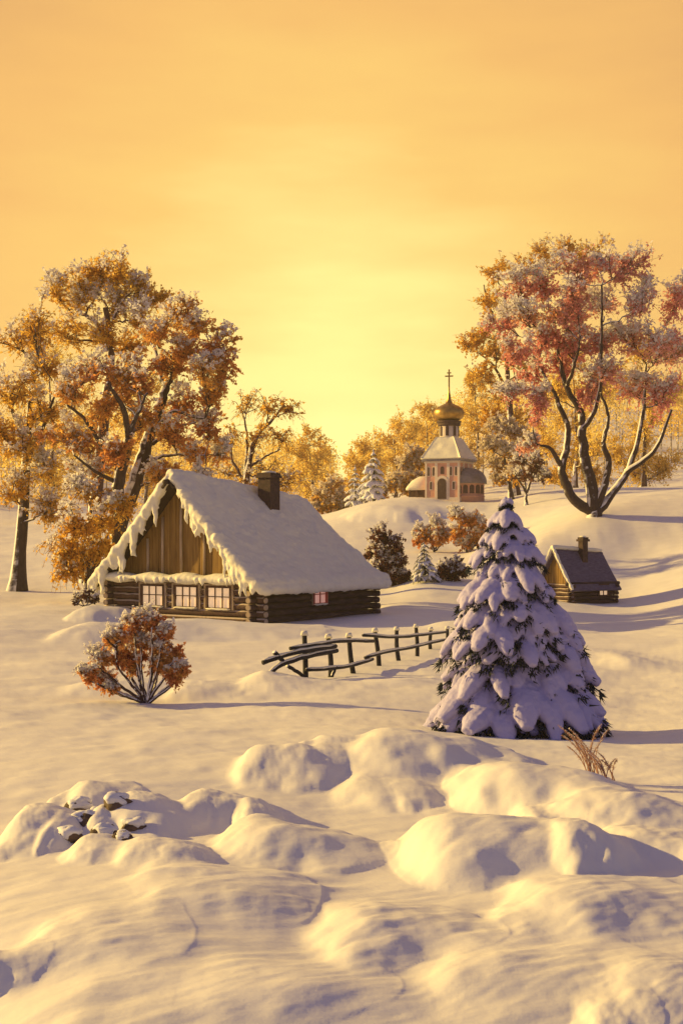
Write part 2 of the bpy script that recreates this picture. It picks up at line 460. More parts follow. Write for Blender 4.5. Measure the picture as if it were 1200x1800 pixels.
th_f = np.linspace(-0.30, 0.30, 620)
th_c = np.linspace(0.30, math.pi, 70)[1:]
th = np.concatenate([-th_c[::-1][1:], th_f, th_c])
rr = np.concatenate([np.linspace(0.8, 6.5, 14)[:-1], 1 / np.linspace(1 / 6.5, 1 / 60, 400), np.exp(np.linspace(np.log(60), np.log(260), 190))[1:], np.exp(np.linspace(np.log(260), np.log(850), 40))[1:]])
TT, RR = np.meshgrid(th, rr)
gx = RR * np.sin(TT); gy = RR * np.cos(TT)
gzz = zg(gx, np.where(gy > 0, gy, gy))
nr, nth = gx.shape
idx = np.arange(nr * nth).reshape(nr, nth)
b2 = np.roll(idx, -1, 1)
q = np.stack([idx[:-1], b2[:-1], b2[1:], idx[1:]], -1).reshape(-1, 4)[:, ::-1]
g = MB()
gv = np.stack([gx, gy, gzz], -1).reshape(-1, 3)
g.add(np.vstack([gv, [[0, 0, float(gzz[0].mean())]]]), q, np.stack([np.full(nth, nr * nth), b2[0], idx[0]], 1)[:, ::-1])
ground = g.build('snowy_ground', M['snow'], smooth=True)
ground['kind'] = 'structure'
GROUND_MIN = float(gzz.min())

# ------------------------------------------------------------------ trees
def unit_ball(n, r):
    v = norm(r.normal(size=(n, 3)))
    return v * (r.uniform(0, 1, (n, 1)) ** (1 / 3))

def make_tree(name, label, cat, d, base, paths, clumps, seed, leaf='leaf_russet', bark='bark', frost='frost',
              group=None, depth=1.0, dens=1.0, flake=0.16, droop=0.15, trunk_sink=0.0, snowy=0.0, nsec=9, fl_per=13, twig_r=0.022):
    r = np.random.default_rng(seed)
    ppm = F / d
    b0 = P(base[0], base[1], d); b0[2] = gz(b0[0], b0[1]) - 0.25 - trunk_sink
    root = thing(name, label, cat, b0, 0, group)
    tr = MB(); tw = MB(); lf = MB(); sn = MB()
    nodes = []; nrad = []
    for pth in paths:
        pts2, r0, r1 = pth
        off0 = 0.0
        if nodes:   # start on the nearest existing node
            p0 = P(pts2[0][0], pts2[0][1], d)
            nn = np.array(nodes); k = np.argmin(np.hypot(nn[:, 0] - p0[0], nn[:, 2] - p0[2]))
            off0 = nn[k, 1] - d
        m = len(pts2); drift = r.uniform(-1, 1) * depth * 2.2
        p3 = [P(a, c, d + off0 + drift * (i / max(1, m - 1))) for i, (a, c) in enumerate(pts2)]
        if not nodes:
            p3[0] = b0.copy()
        pp = spline(p3, 4 * m + 2)
        pp[1:-1] += r.normal(size=(len(pp) - 2, 3)) * 0.25 / ppm * 6 * 0.4
        ra = np.linspace(r0, r1, len(pp))
        if not nodes:
            ra[:3] *= np.array([1.7, 1.3, 1.1])
        tube(tr, pp, ra, 8)
        nodes += list(pp); nrad += list(ra)
    nn = np.array(nodes); nrd = np.array(nrad)
    for cl in clumps:
        px, py, rp = cl[:3]
        sb = cl[3] if len(cl) > 3 else 0.0
        asp = cl[4] if len(cl) > 4 else 0.85
        c = P(px, py, d + r.uniform(-1, 1) * depth * 2.5)
        R = rp / ppm
        E = np.array([R, R * 0.9, R * asp])
        dist = np.linalg.norm(nn - (c - np.array([0, 0, 0.7 * R])), axis=1) + 0.8 * np.clip(nn[:, 2] - c[2] + 0.2 * R, 0, None)
        k = int(np.argmin(dist)); p0 = nn[k]
        p2 = c - np.array([0, 0, 0.25 * R * asp])
        L = np.linalg.norm(p2 - p0)
        p1 = (p0 + p2) / 2 + r.normal(size=3) * 0.10 * L + np.array([0, 0, -0.04 * L])
        t = np.linspace(0, 1, 9)[:, None]
        limb = p0 * (1 - t) ** 2 + 2 * p1 * t * (1 - t) + p2 * t * t
        limb[1:-1] += r.normal(size=(7, 3)) * 0.02 * L
        lr0 = min(nrd[k] * 0.7, 0.03 + 0.028 * L)
        tube(tr, limb, np.linspace(lr0, 0.035, 9), 6)
        # secondary boughs
        n2 = nsec
        st = limb[r.integers(4, 9, n2)]
        en = c + unit_ball(n2, r) * E * 0.75 + np.array([0, 0, 0.1 * R])
        mid = (st + en) / 2 + r.normal(size=(n2, 3)) * 0.10 * R
        t = np.linspace(0, 1, 6)[None, :, None]
        sec = st[:, None] * (1 - t) ** 2 + 2 * mid[:, None] * t * (1 - t) + en[:, None] * t * t
        tubes(tr, sec, np.broadcast_to(np.linspace(0.05, 0.02, 6), (n2, 6)), 4)
        # twigs fan out to the outline
        n3 = int(115 * dens)
        s = sec[r.integers(0, n2, n3), r.integers(2, 6, n3)]
        dirv = norm((s - (c - np.array([0, 0, 0.55 * R * asp]))) / E + r.normal(size=(n3, 3)) * 0.55)
        ln = R * r.uniform(0.30, 0.80, (n3, 1))
        t = np.linspace(0, 1, 5)[None, :, None]
        bend = r.normal(size=(n3, 3)) * 0.18
        tp = s[:, None] + (dirv * ln)[:, None] * t + (bend * ln)[:, None] * t * t
        tp[..., 2] -= (droop * ln * r.uniform(0.3, 1.8, (n3, 1)))[:, :] * (t[..., 0] ** 2)
        tubes(tw, tp, np.broadcast_to(np.linspace(twig_r, twig_r * 0.45, 5), (n3, 5)), 3)
        # leaves and frost along the twigs
        nf = n3 * fl_per
        wi = r.integers(0, n3, nf); tt = r.uniform(0.08, 0.95, nf) ** 0.9
        f = np.clip(tt * 4, 0, 3.999).astype(int); fr = (tt * 4 - f)[:, None]
        pos = tp[wi, f] * (1 - fr) + tp[wi, f + 1] * fr + r.normal(size=(nf, 3)) * 0.05 * R
        rel = (pos - c) / E
        sc = rel @ np.array([-0.42, -0.34, 0.84]) + r.normal(size=nf) * 0.22 + (r.random(n3)[wi] - 0.5) * 0.5
        isn = sc > (0.42 - sb - snowy)
        quads(sn, pos[isn] + np.array([0, 0, 0.04]), flake * 1.3, 1.2, r)
        quads(lf, pos[~isn], flake, 1.5, r)
    tr.build('trunk', M[bark], root, b0, True)
    tw.build('twigs', M['twig'], root, b0, True)
    if lf.n:
        lf.build('crown', M[leaf], root, b0)
    if sn.n:
        sn.build('frost', M[frost], root, b0)
    return root

LG = 'tall frosted trees behind the log cabin'
make_tree('broadleaf_tree', 'tall dark-stemmed tree leaning right with snowy tufts, behind the log cabin gable', 'tree', 96, (185, 1045),
    [([(185, 1045), (205, 940), (236, 852), (252, 800), (268, 748), (284, 704), (292, 680)], 0.62, 0.30),
     ([(292, 680), (308, 648), (320, 616), (345, 590)], 0.26, 0.08), ([(292, 680), (280, 656), (276, 624), (265, 600)], 0.22, 0.08),
     ([(276, 752), (304, 722), (336, 732), (360, 735)], 0.17, 0.06), ([(268, 780), (308, 752), (344, 742)], 0.17, 0.06), ([(252, 812), (300, 800), (360, 800)], 0.15, 0.05)],
    [(270, 572, 46, .45), (312, 548, 38), (352, 572, 44), (388, 600, 34), (392, 640, 28, -.1), (350, 645, 46, .35), (372, 690, 30), (325, 705, 42), (365, 740, 38, .35),
     (300, 760, 42), (392, 795, 32, .5), (335, 805, 40), (355, 850, 36, .2), (300, 640, 36, -.2), (285, 830, 34), (325, 620, 34, -.2)],
    101, 'leaf_russet', group=LG, dens=1.1)
make_tree('broadleaf_tree', 'russet low-forking tree with snow-capped crown, left of the tree leaning behind the cabin', 'tree', 92, (205, 1050),
    [([(205, 1050), (206, 940), (208, 850), (220, 800), (226, 770)], 0.5, 0.3), ([(226, 770), (218, 722), (200, 690), (188, 672)], 0.24, 0.08),
     ([(226, 770), (238, 735), (260, 690)], 0.22, 0.07), ([(210, 830), (196, 796), (180, 784), (150, 738), (118, 712)], 0.24, 0.08), ([(208, 850), (170, 830), (130, 800)], 0.16, 0.06)],
    [(208, 640, 52, .3), (160, 648, 46, .25), (240, 672, 42), (128, 690, 42), (180, 712, 42, -.1), (250, 735, 36, -.2), (150, 775, 46, .1), (205, 790, 36), (105, 760, 44), (160, 830, 42, .35), (220, 690, 36, -.3)],
    102, 'leaf_russet', group=LG)
make_tree('broadleaf_tree', 'highest golden-topped tree of the group at the left, rising behind the russet ones', 'tree', 108, (160, 1030),
    [([(160, 1030), (170, 860), (185, 720), (195, 620), (185, 540)], 0.6, 0.2), ([(192, 616), (172, 572), (144, 552), (125, 560)], 0.24, 0.07), ([(190, 580), (215, 530), (240, 505)], 0.18, 0.06)],
    [(176, 465, 46, -.2), (148, 488, 38, -.1), (215, 482, 40, -.3), (248, 506, 36, -.1), (278, 522, 30, -.3), (198, 528, 48, .35), (140, 535, 46, .2), (246, 552, 42, .2), (178, 585, 42), (110, 580, 46), (98, 510, 40), (225, 600, 40, -.1)],
    103, 'leaf_gold', 'bark_red', group=LG, dens=1.05)
make_tree('broadleaf_tree', 'tree with pale frosted twigs at the far left edge of the tree group', 'tree', 98, (30, 1050),
    [([(30, 1050), (40, 900), (50, 760), (60, 640)], 0.5, 0.2), ([(45, 820), (80, 740), (100, 680)], 0.2, 0.06), ([(48, 780), (10, 700)], 0.2, 0.06)],
    [(60, 560, 50, .1), (30, 600, 50), (80, 640, 44, .2), (20, 680, 50, .2), (70, 720, 46), (40, 780, 50, .2), (85, 820, 44, .3), (0, 760, 50), (20, 860, 50, .2), (80, 890, 46, .3)],
    104, 'leaf_gold', group=LG)
make_tree('shaggy_shrub', 'shaggy snow-tufted shrub hugging the left side of the log cabin roof', 'shrub', 88, (150, 1048),
    [([(150, 1048), (155, 980), (165, 900)], 0.25, 0.10), ([(152, 1020), (135, 960), (128, 900)], 0.18, 0.08), ([(152, 1020), (185, 950), (205, 900)], 0.18, 0.06)],
    [(155, 862, 46, .35), (128, 915, 44, .25), (180, 905, 38, .1), (215, 880, 34, .15), (140, 972, 38, .3), (105, 960, 44, .2), (170, 960, 30), (118, 1000, 30, .1)],
    105, 'leaf_gold', droop=0.9)
make_tree('broadleaf_tree', 'smaller bare golden tree with drooping twigs behind the cabin ridge', 'tree', 116, (428, 1005),
    [([(428, 1005), (427, 900), (440, 800), (452, 765), (478, 738), (500, 712)], 0.34, 0.08), ([(427, 900), (432, 830), (434, 770), (425, 720)], 0.2, 0.06),
     ([(440, 820), (470, 800), (492, 790)], 0.12, 0.05), ([(430, 850), (405, 800), (400, 760)], 0.14, 0.05)],
    [(432, 716, 38, -.4), (468, 708, 36, -.4), (512, 716, 28, -.4), (402, 765, 34, -.3), (448, 765, 36, -.4), (495, 765, 34, -.4), (395, 830, 34, .1), (475, 822, 36, -.3), (508, 845, 30, 0), (440, 850, 34, -.1)],
    106, 'leaf_gold', 'bark_red', droop=0.7, dens=0.65, fl_per=5, flake=0.15)
# the big tree on the right bank
make_tree('broadleaf_tree', 'huge many-stemmed tree with rosy, snow-tufted crown on the right bank', 'tree', 120, (1046, 903),
    [([(1046, 903), (1044, 893), (1037, 845), (1027, 805), (1023, 761), (1020, 724), (994, 677), (982, 625), (971, 579)], 0.70, 0.09),
     ([(1046, 902), (1012, 882), (994, 851), (987, 822), (995, 790), (997, 747), (982, 712), (971, 685), (953, 679), (916, 689)], 0.50, 0.07),
     ([(987, 822), (968, 790), (942, 780)], 0.26, 0.08), ([(1022, 755), (1040, 732), (1053, 689), (1056, 646), (1057, 573), (1057, 501)], 0.27, 0.08),
     ([(1046, 898), (1064, 850), (1069, 810), (1060, 776), (1069, 732), (1055, 690)], 0.38, 0.09), ([(1047, 902), (1080, 862), (1108, 815), (1130, 720), (1135, 640)], 0.44, 0.09),
     ([(995, 680), (1010, 640), (1020, 590)], 0.2, 0.07), ([(971, 685), (950, 650), (935, 620)], 0.16, 0.06), ([(1100, 830), (1150, 790), (1180, 720)], 0.3, 0.1)],
    [(905, 505, 42, .15), (950, 500, 42, .15), (1000, 475, 44, -.1), (1052, 470, 44, .1), (1015, 520, 42, -.2), (925, 555, 44, .3), (880, 565, 34, .25), (985, 560, 44, -.15), (1055, 535, 44, .35),
     (950, 600, 42, -.1), (1010, 605, 42, -.1), (1060, 600, 42, .1), (905, 610, 36, .1), (935, 650, 38, .2), (895, 690, 34, .5), (985, 640, 38, -.2), (1055, 655, 40, .1), (950, 705, 32, -.2),
     (1100, 470, 46, .1), (1140, 530, 50, .2), (1110, 600, 48), (1165, 600, 50, .2), (1120, 680, 46, .1), (1170, 690, 46), (1190, 520, 50), (1035, 690, 32, -.2), (930, 780, 22, .3), (1190, 620, 46, .2), (1020, 570, 36, -.3)],
    107, 'leaf_rose', dens=1.25, flake=0.18, depth=1.3, trunk_sink=0.5)
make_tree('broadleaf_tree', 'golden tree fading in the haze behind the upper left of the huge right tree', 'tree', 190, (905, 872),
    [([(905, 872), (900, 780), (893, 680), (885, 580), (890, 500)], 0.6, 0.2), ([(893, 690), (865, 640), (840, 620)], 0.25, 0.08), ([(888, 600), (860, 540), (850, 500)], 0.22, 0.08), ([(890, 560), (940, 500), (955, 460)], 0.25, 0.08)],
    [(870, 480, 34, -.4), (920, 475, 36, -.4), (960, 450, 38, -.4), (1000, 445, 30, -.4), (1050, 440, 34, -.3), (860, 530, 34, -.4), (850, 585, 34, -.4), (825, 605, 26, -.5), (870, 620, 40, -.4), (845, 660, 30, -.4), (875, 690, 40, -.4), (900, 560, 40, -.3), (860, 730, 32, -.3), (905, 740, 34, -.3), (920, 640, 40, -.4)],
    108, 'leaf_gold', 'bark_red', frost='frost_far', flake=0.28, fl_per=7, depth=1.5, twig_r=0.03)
make_tree('broadleaf_tree', 'cream snow-laden tree close right of the church', 'tree', 178, (898, 870),
    [([(898, 870), (893, 835), (885, 800), (880, 770)], 0.35, 0.1), ([(893, 835), (910, 800), (920, 780)], 0.2, 0.06)],
    [(872, 752, 24, .5), (902, 760, 24, .4), (865, 785, 24, .5), (895, 795, 26, .4), (870, 815, 24, .4), (915, 790, 22, .2), (900, 830, 24, .4), (872, 842, 18, .4)],
    109, 'leaf_gold', frost='frost_far', flake=0.24, depth=1.0)
make_tree('bare_shrub', 'dark twiggy shrub with thin snow between church and huge tree', 'shrub', 165, (925, 868),
    [([(925, 868), (922, 845), (915, 815)], 0.2, 0.07), ([(925, 866), (935, 840), (945, 815)], 0.18, 0.06), ([(925, 866), (912, 845), (905, 830)], 0.15, 0.05)],
    [(915, 808, 22, .1), (942, 808, 22, .15), (958, 835, 18, .3), (930, 830, 18, -.2), (905, 835, 16, .1)],
    110, 'leaf_brown', flake=0.20, dens=0.8)

# far trees melting into the haze
FG = 'far golden trees fading into the haze'
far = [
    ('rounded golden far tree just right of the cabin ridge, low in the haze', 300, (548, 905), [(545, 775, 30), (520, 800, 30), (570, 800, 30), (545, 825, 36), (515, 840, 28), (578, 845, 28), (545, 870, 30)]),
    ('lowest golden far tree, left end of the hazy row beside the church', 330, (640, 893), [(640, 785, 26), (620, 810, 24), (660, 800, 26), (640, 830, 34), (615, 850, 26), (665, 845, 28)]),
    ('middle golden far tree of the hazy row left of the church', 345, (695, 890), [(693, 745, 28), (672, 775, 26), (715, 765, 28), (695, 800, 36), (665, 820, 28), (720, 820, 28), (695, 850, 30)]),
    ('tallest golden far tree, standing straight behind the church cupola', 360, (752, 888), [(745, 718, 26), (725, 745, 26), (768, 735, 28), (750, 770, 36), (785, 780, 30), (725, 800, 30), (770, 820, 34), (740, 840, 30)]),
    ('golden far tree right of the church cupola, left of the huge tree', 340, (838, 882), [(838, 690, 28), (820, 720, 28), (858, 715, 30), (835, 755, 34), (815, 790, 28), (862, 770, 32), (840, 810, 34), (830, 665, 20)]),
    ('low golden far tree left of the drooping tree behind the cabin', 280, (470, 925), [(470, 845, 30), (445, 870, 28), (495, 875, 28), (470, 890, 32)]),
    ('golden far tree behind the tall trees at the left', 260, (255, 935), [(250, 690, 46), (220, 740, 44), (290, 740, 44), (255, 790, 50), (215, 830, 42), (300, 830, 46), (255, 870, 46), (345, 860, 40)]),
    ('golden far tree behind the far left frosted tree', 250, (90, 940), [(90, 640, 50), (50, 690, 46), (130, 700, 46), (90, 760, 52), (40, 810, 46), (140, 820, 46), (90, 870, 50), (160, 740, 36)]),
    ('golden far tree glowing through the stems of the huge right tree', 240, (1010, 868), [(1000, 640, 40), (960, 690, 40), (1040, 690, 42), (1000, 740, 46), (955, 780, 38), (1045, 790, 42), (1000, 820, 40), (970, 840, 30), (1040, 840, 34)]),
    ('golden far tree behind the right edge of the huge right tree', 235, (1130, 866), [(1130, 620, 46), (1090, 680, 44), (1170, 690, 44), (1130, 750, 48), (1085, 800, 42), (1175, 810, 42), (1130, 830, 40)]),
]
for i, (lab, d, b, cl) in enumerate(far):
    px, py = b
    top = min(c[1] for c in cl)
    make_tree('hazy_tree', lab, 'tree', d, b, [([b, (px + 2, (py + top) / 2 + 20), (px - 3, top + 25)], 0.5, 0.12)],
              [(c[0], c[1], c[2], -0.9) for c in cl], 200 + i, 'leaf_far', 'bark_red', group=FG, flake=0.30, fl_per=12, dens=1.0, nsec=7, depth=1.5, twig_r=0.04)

# the wood that closes the valley: nobody could count its trees
def far_wood():
    r = np.random.default_rng(606)
    mb = MB(); st = MB()
    for k in range(430):
        px = r.uniform(-260, 1460); d = r.uniform(370, 660)
        if abs(px - 606) < 22 + (d - 370) * 0.03:
            continue
        b = P(px, 900, d); z = gz(b[0], b[1])
        h = r.uniform(13, 23); R = h * r.uniform(.22, .32)
        c = np.array([b[0], b[1], z + h * .58])
        m = 360
        for q_ in range(4):
            cc = c + unit_ball(1, r)[0] * np.array([R * .7, R * .7, h * .26])
            v = norm(r.normal(size=(m // 4, 3))) * (r.uniform(.25, 1, (m // 4, 1)) ** .5) * np.array([R * .75, R * .75, h * .24])
            quads(mb, cc + v, .52, 1.3, r)
        tubes(st, np.array([[[b[0], b[1], z - .5], [b[0], b[1], z + h * .4], [b[0] + r.normal() * .3, b[1], z + h * .8]]]), np.array([[.3, .22, .06]]), 4)
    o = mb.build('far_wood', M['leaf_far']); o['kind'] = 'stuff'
    st.build('trunk', M['bark_red'], o)['kind'] = 'stuff'
far_wood()

def make_bush(name, label, d, base, clumps, seed, leaf, bark='bark', nst=9, r0=0.05, spread=1.0, frost='frost', group=None, **kw):
    r = np.random.default_rng(seed)
    paths = []
    for i, c in enumerate(clumps):
        t = r.uniform(0.5, 0.62)
        m = (base[0] + (c[0] - base[0]) * t * 1.05 + r.uniform(-3, 3), base[1] + (c[1] - base[1]) * t * 0.85)
        paths.append(([base, m, (c[0], c[1] + c[2] * 0.4)], r0, r0 * 0.4))
    return make_tree(name, label, 'bush', d, base, paths, clumps, seed, leaf, bark, frost, group=group, depth=kw.pop('depth', 0.12), **kw)

make_bush('snowy_bush', 'large orange bush with fanned snowy stems in front of the cabin at the left', 29, (258, 1238),
    [(235, 1098, 30, -.05, .9), (268, 1092, 26, -.1), (205, 1125, 26, -.05), (248, 1128, 24, .35), (285, 1120, 26, -.05), (170, 1160, 26, .3), (205, 1158, 28, -.3), (275, 1140, 20, .3), (305, 1150, 26, -.3),
     (152, 1185, 22, .3), (310, 1185, 24, -.35), (180, 1195, 22, .1), (240, 1165, 24, -.3), (280, 1170, 24, -.4), (322, 1178, 16, -.2), (195, 1212, 14, .3)],
    301, 'leaf_bush', 'bark_bush', r0=0.038, flake=0.042, fl_per=15, dens=1.8, twig_r=0.006, nsec=8)
make_bush('snowy_bush', 'orange-topped dark bush behind the right end of the cabin roof', 106, (690, 1036),
    [(672, 945, 26, -.3), (660, 970, 26, -.1), (690, 965, 24, -.3), (700, 995, 24, -.2), (672, 995, 26, .0), (655, 1010, 18, .1), (710, 1015, 16, -.2), (690, 1015, 20, -.2)],
    302, 'leaf_brown', r0=0.09, flake=0.16)
make_bush('snowy_bush', 'low purplish-brown bush between the little dark spruce and the big snowy spruce', 104, (795, 1024),
    [(782, 1000, 16, -.2), (800, 992, 16, -.2), (812, 1005, 14, -.2), (775, 1010, 12, -.2), (795, 1010, 16, -.3)],
    303, 'leaf_brown', r0=0.07, flake=0.14)
make_bush('snowy_bush', 'orange bush with cream snow on the slope below the church porch', 136, (765, 968),
    [(745, 935, 20, .1), (768, 925, 20, .15), (785, 940, 20, .1), (735, 948, 14, .1), (762, 948, 20, -.1)],
    304, 'leaf_russet', r0=0.09, flake=0.2)
make_bush('snowy_bush', 'tallest orange bush with cream snow on the slope, right below the church', 134, (822, 972),
    [(805, 905, 20, .3), (825, 915, 22, .0), (845, 920, 20, .2), (808, 935, 22, -.1), (838, 945, 22, -.1), (815, 955, 18, .3), (855, 940, 14, .1)],
    305, 'leaf_russet', r0=0.09, flake=0.2)
make_bush('snowy_bush', 'small brown bush at the cabin\'s left corner', 76, (150, 1066),
    [(140, 1050, 12, -.1), (155, 1046, 13, -.2), (168, 1054, 10, -.1), (132, 1058, 8, 0)], 306, 'leaf_brown', r0=0.04, flake=0.09, dens=0.6)
make_bush('frosted_bush', 'round cream frosted bush at the foot of the hill beside the cabin roof', 205, (582, 912),
    [(580, 855, 24, .35), (562, 872, 22, .35), (600, 870, 22, .35), (580, 885, 24, .1), (560, 893, 16, .2), (603, 890, 16, .2)],
    307, 'leaf_gold', frost='frost_far', r0=0.12, flake=0.26)
make_bush('frosted_bush', 'tall round frosted bush standing left behind the church porch', 205, (722, 880),
    [(725, 800, 22, .3), (712, 820, 20, .35), (738, 815, 20, .2), (725, 840, 24, .1), (740, 850, 18, 0)], 308, 'leaf_gold', frost='frost_far', r0=0.14, flake=0.26)
make_bush('frosted_bush', 'low frosted bush between the hill spruces and the church porch', 200, (695, 882),
    [(698, 838, 20, .35), (685, 855, 18, .3), (708, 858, 18, .2), (672, 868, 12, .3)], 309, 'leaf_gold', frost='frost_far', r0=0.12, flake=0.26)

# ------------------------------------------------------------------ spruces
def make_spruce(name, label, d, base, top, halfw, tiers, seed, voxel, per=(5, 9), snow=1.0, snow_mat_='spruce_snow', group=None, needles=90, cover=1.0, disp=0.0):
    r = np.random.default_rng(seed)
    ppm = F / d
    b = P(base[0], base[1], d); b[2] = gz(b[0], b[1]) - 0.03
    tp = P(top[0], top[1], d)
    H = tp[2] - b[2]; RW = halfw / ppm
    root = thing(name, label, 'spruce', b, 0, group)
    t = MB(); ne = MB(); sn = MB()
    lean = tp - b
    ax = lambda h: b + lean * (h / H)
    tube(t, [ax(-0.05 * H), ax(0.5 * H), ax(0.97 * H)], [0.035 * H, 0.02 * H, 0.005 * H], 8)
    lobe(sn, [ax(H * 0.90), ax(H * 0.95) + [0, 0, 0], ax(H * 0.985), ax(H * 1.0)], np.array([.019, .016, .010, .003]) * H, np.array([.019, .016, .010, .003]) * H)
    for i in range(tiers):
        f = i / (tiers - 1)
        h = H * (0.968 - 0.80 * f ** 1.22)
        L = RW * (0.075 + 0.945 * f ** 0.86)
        nb = int(round(per[0] + (per[1] - per[0]) * f))
        a0 = r.uniform(0, 6.28)
        for k in range(nb):
            a = a0 + (k + r.uniform(-.28, .28)) * 2 * np.pi / nb
            Lk = L * r.uniform(0.68, 1.18)
            dr = np.array([np.cos(a), np.sin(a), 0.0]); sd = np.array([-np.sin(a), np.cos(a), 0])
            drop = Lk * r.uniform(0.50, 0.78) * (1.0 - 0.28 * f) * (1.0 if f > 0.25 else 1.25)
            if f > 0.85:
                drop = min(drop, h - 0.05 * H)
            o = ax(h + r.uniform(-.012, .012) * H)
            s = np.linspace(0.06, 1, 9)
            def spine(bend, ext=1.0, ss=s):
                return o + dr * (Lk * ss * ext)[:, None] + sd * (bend * Lk * ss ** 1.6)[:, None] + np.array([0, 0, 1.0]) * (-drop * (0.22 * ss + 0.78 * ss ** 2.3) * ext)[:, None]
            wmax = (0.050 * RW + 0.150 * Lk) * r.uniform(0.85, 1.15)
            prof = np.array([.40, .66, .84, .96, 1.0, 1.0, .95, .80, .40])
            main = spine(r.uniform(-.08, .08))
            hh = wmax * 0.56 * snow
            if r.random() < cover:
              lobe(sn, main + np.array([0, 0, hh * 0.35]), wmax * prof * 0.80 * (0.6 + 0.4 * snow), hh * prof)
            nfing = 2 if f < 0.2 else (4 if f > 0.45 else 3)
            for q_ in range(nfing):
                sgn = -1 if q_ % 2 else 1
                s0 = 0.25 + 0.22 * (q_ // 2) + r.uniform(-.05, .08)
                ss = np.linspace(s0, s0 + r.uniform(0.32, 0.46), 6)
                pts = spine(0.0, 1.0, ss) + sd * (sgn * Lk * r.uniform(0.26, 0.46) * np.linspace(0, 1, 6) ** 1.1)[:, None]
                pts[:, 2] -= 0.16 * Lk * np.linspace(0, 1, 6) ** 2
                pf = np.array([.6, .9, 1, 1.0, .86, .42]) * wmax * r.uniform(0.50, 0.70)
                if r.random() < cover:
                  lobe(sn, pts + np.array([0, 0, hh * 0.2]), pf * (0.6 + 0.4 * snow), pf * 0.72 * snow)
                m = needles // 3
                cc = pts[r.integers(1, 6, m)] + r.normal(size=(m, 3)) * wmax * 0.20 - np.array([0, 0, wmax * 0.28])
                spikes(ne, cc, dr * 0.6 + np.array([0, 0, -0.9]), wmax * 0.55, r)
            m = needles
            ii = r.integers(1, 9, m)
            cc = main[ii] + sd * (r.uniform(-1, 1, (m, 1)) * wmax * 1.15 * prof[ii][:, None]) - np.array([0, 0, 1]) * (wmax * r.uniform(0.05, 0.5, (m, 1)))
            spikes(ne, cc, dr * 0.7 + np.array([0, 0, -0.8]), wmax * 0.55, r)
            tubes(ne, main[None] - np.array([0, 0, wmax * 0.25]), (np.linspace(0.06, 0.02, 9) * wmax * 2)[None], 5)
    t.build('trunk', M['bark'], root, b, True)
    ne.build('crown', M['needle'], root, b)
    so = sn.build('snow', M[snow_mat_], root, b, True)
    remesh(so, voxel, disp, voxel * 7, 1)
    return root

def spikes(mb, c, direc, ln, r):
    m = len(c)
    dv = norm(np.asarray(direc) + r.normal(size=(m, 3)) * 0.45)
    sd = norm(np.cross(dv, r.normal(size=(m, 3)))) * (ln * 0.12)
    l = dv * (ln * r.uniform(0.5, 1.2, (m, 1)))
    V = np.stack([c - sd, c + sd, c + l], 1).reshape(-1, 3)
    mb.add(V, np.arange(3 * m).reshape(m, 3))

make_spruce('snowy_spruce', 'big spruce bowed under thick snow coloured in its violet shade in the right foreground', 24, (915, 1292), (888, 872), 156, 12, 401, 0.019, per=(5, 9), needles=230, disp=0.035, snow_mat_='violet_shade_snow')
make_spruce('small_spruce', 'small dark spruce thinly dusted with snow, between two bushes mid-scene', 103, (747, 1024), (744, 952), 26, 9, 402, 0.055, per=(5, 9), snow=0.6, needles=70, cover=0.4)
make_spruce('small_spruce', 'taller of the two pale snowy spruces on the hill left of the church', 192, (657, 893), (656, 788), 30, 9, 403, 0.11, per=(5, 8), snow=0.8, needles=50, cover=0.65, group='pale spruces on the hill', snow_mat_='spruce_snow')
make_spruce('small_spruce', 'shorter of the two pale snowy spruces on the hill left of the church', 196, (624, 900), (624, 816), 20, 8, 404, 0.10, per=(5, 7), snow=0.8, needles=50, cover=0.65, group='pale spruces on the hill')

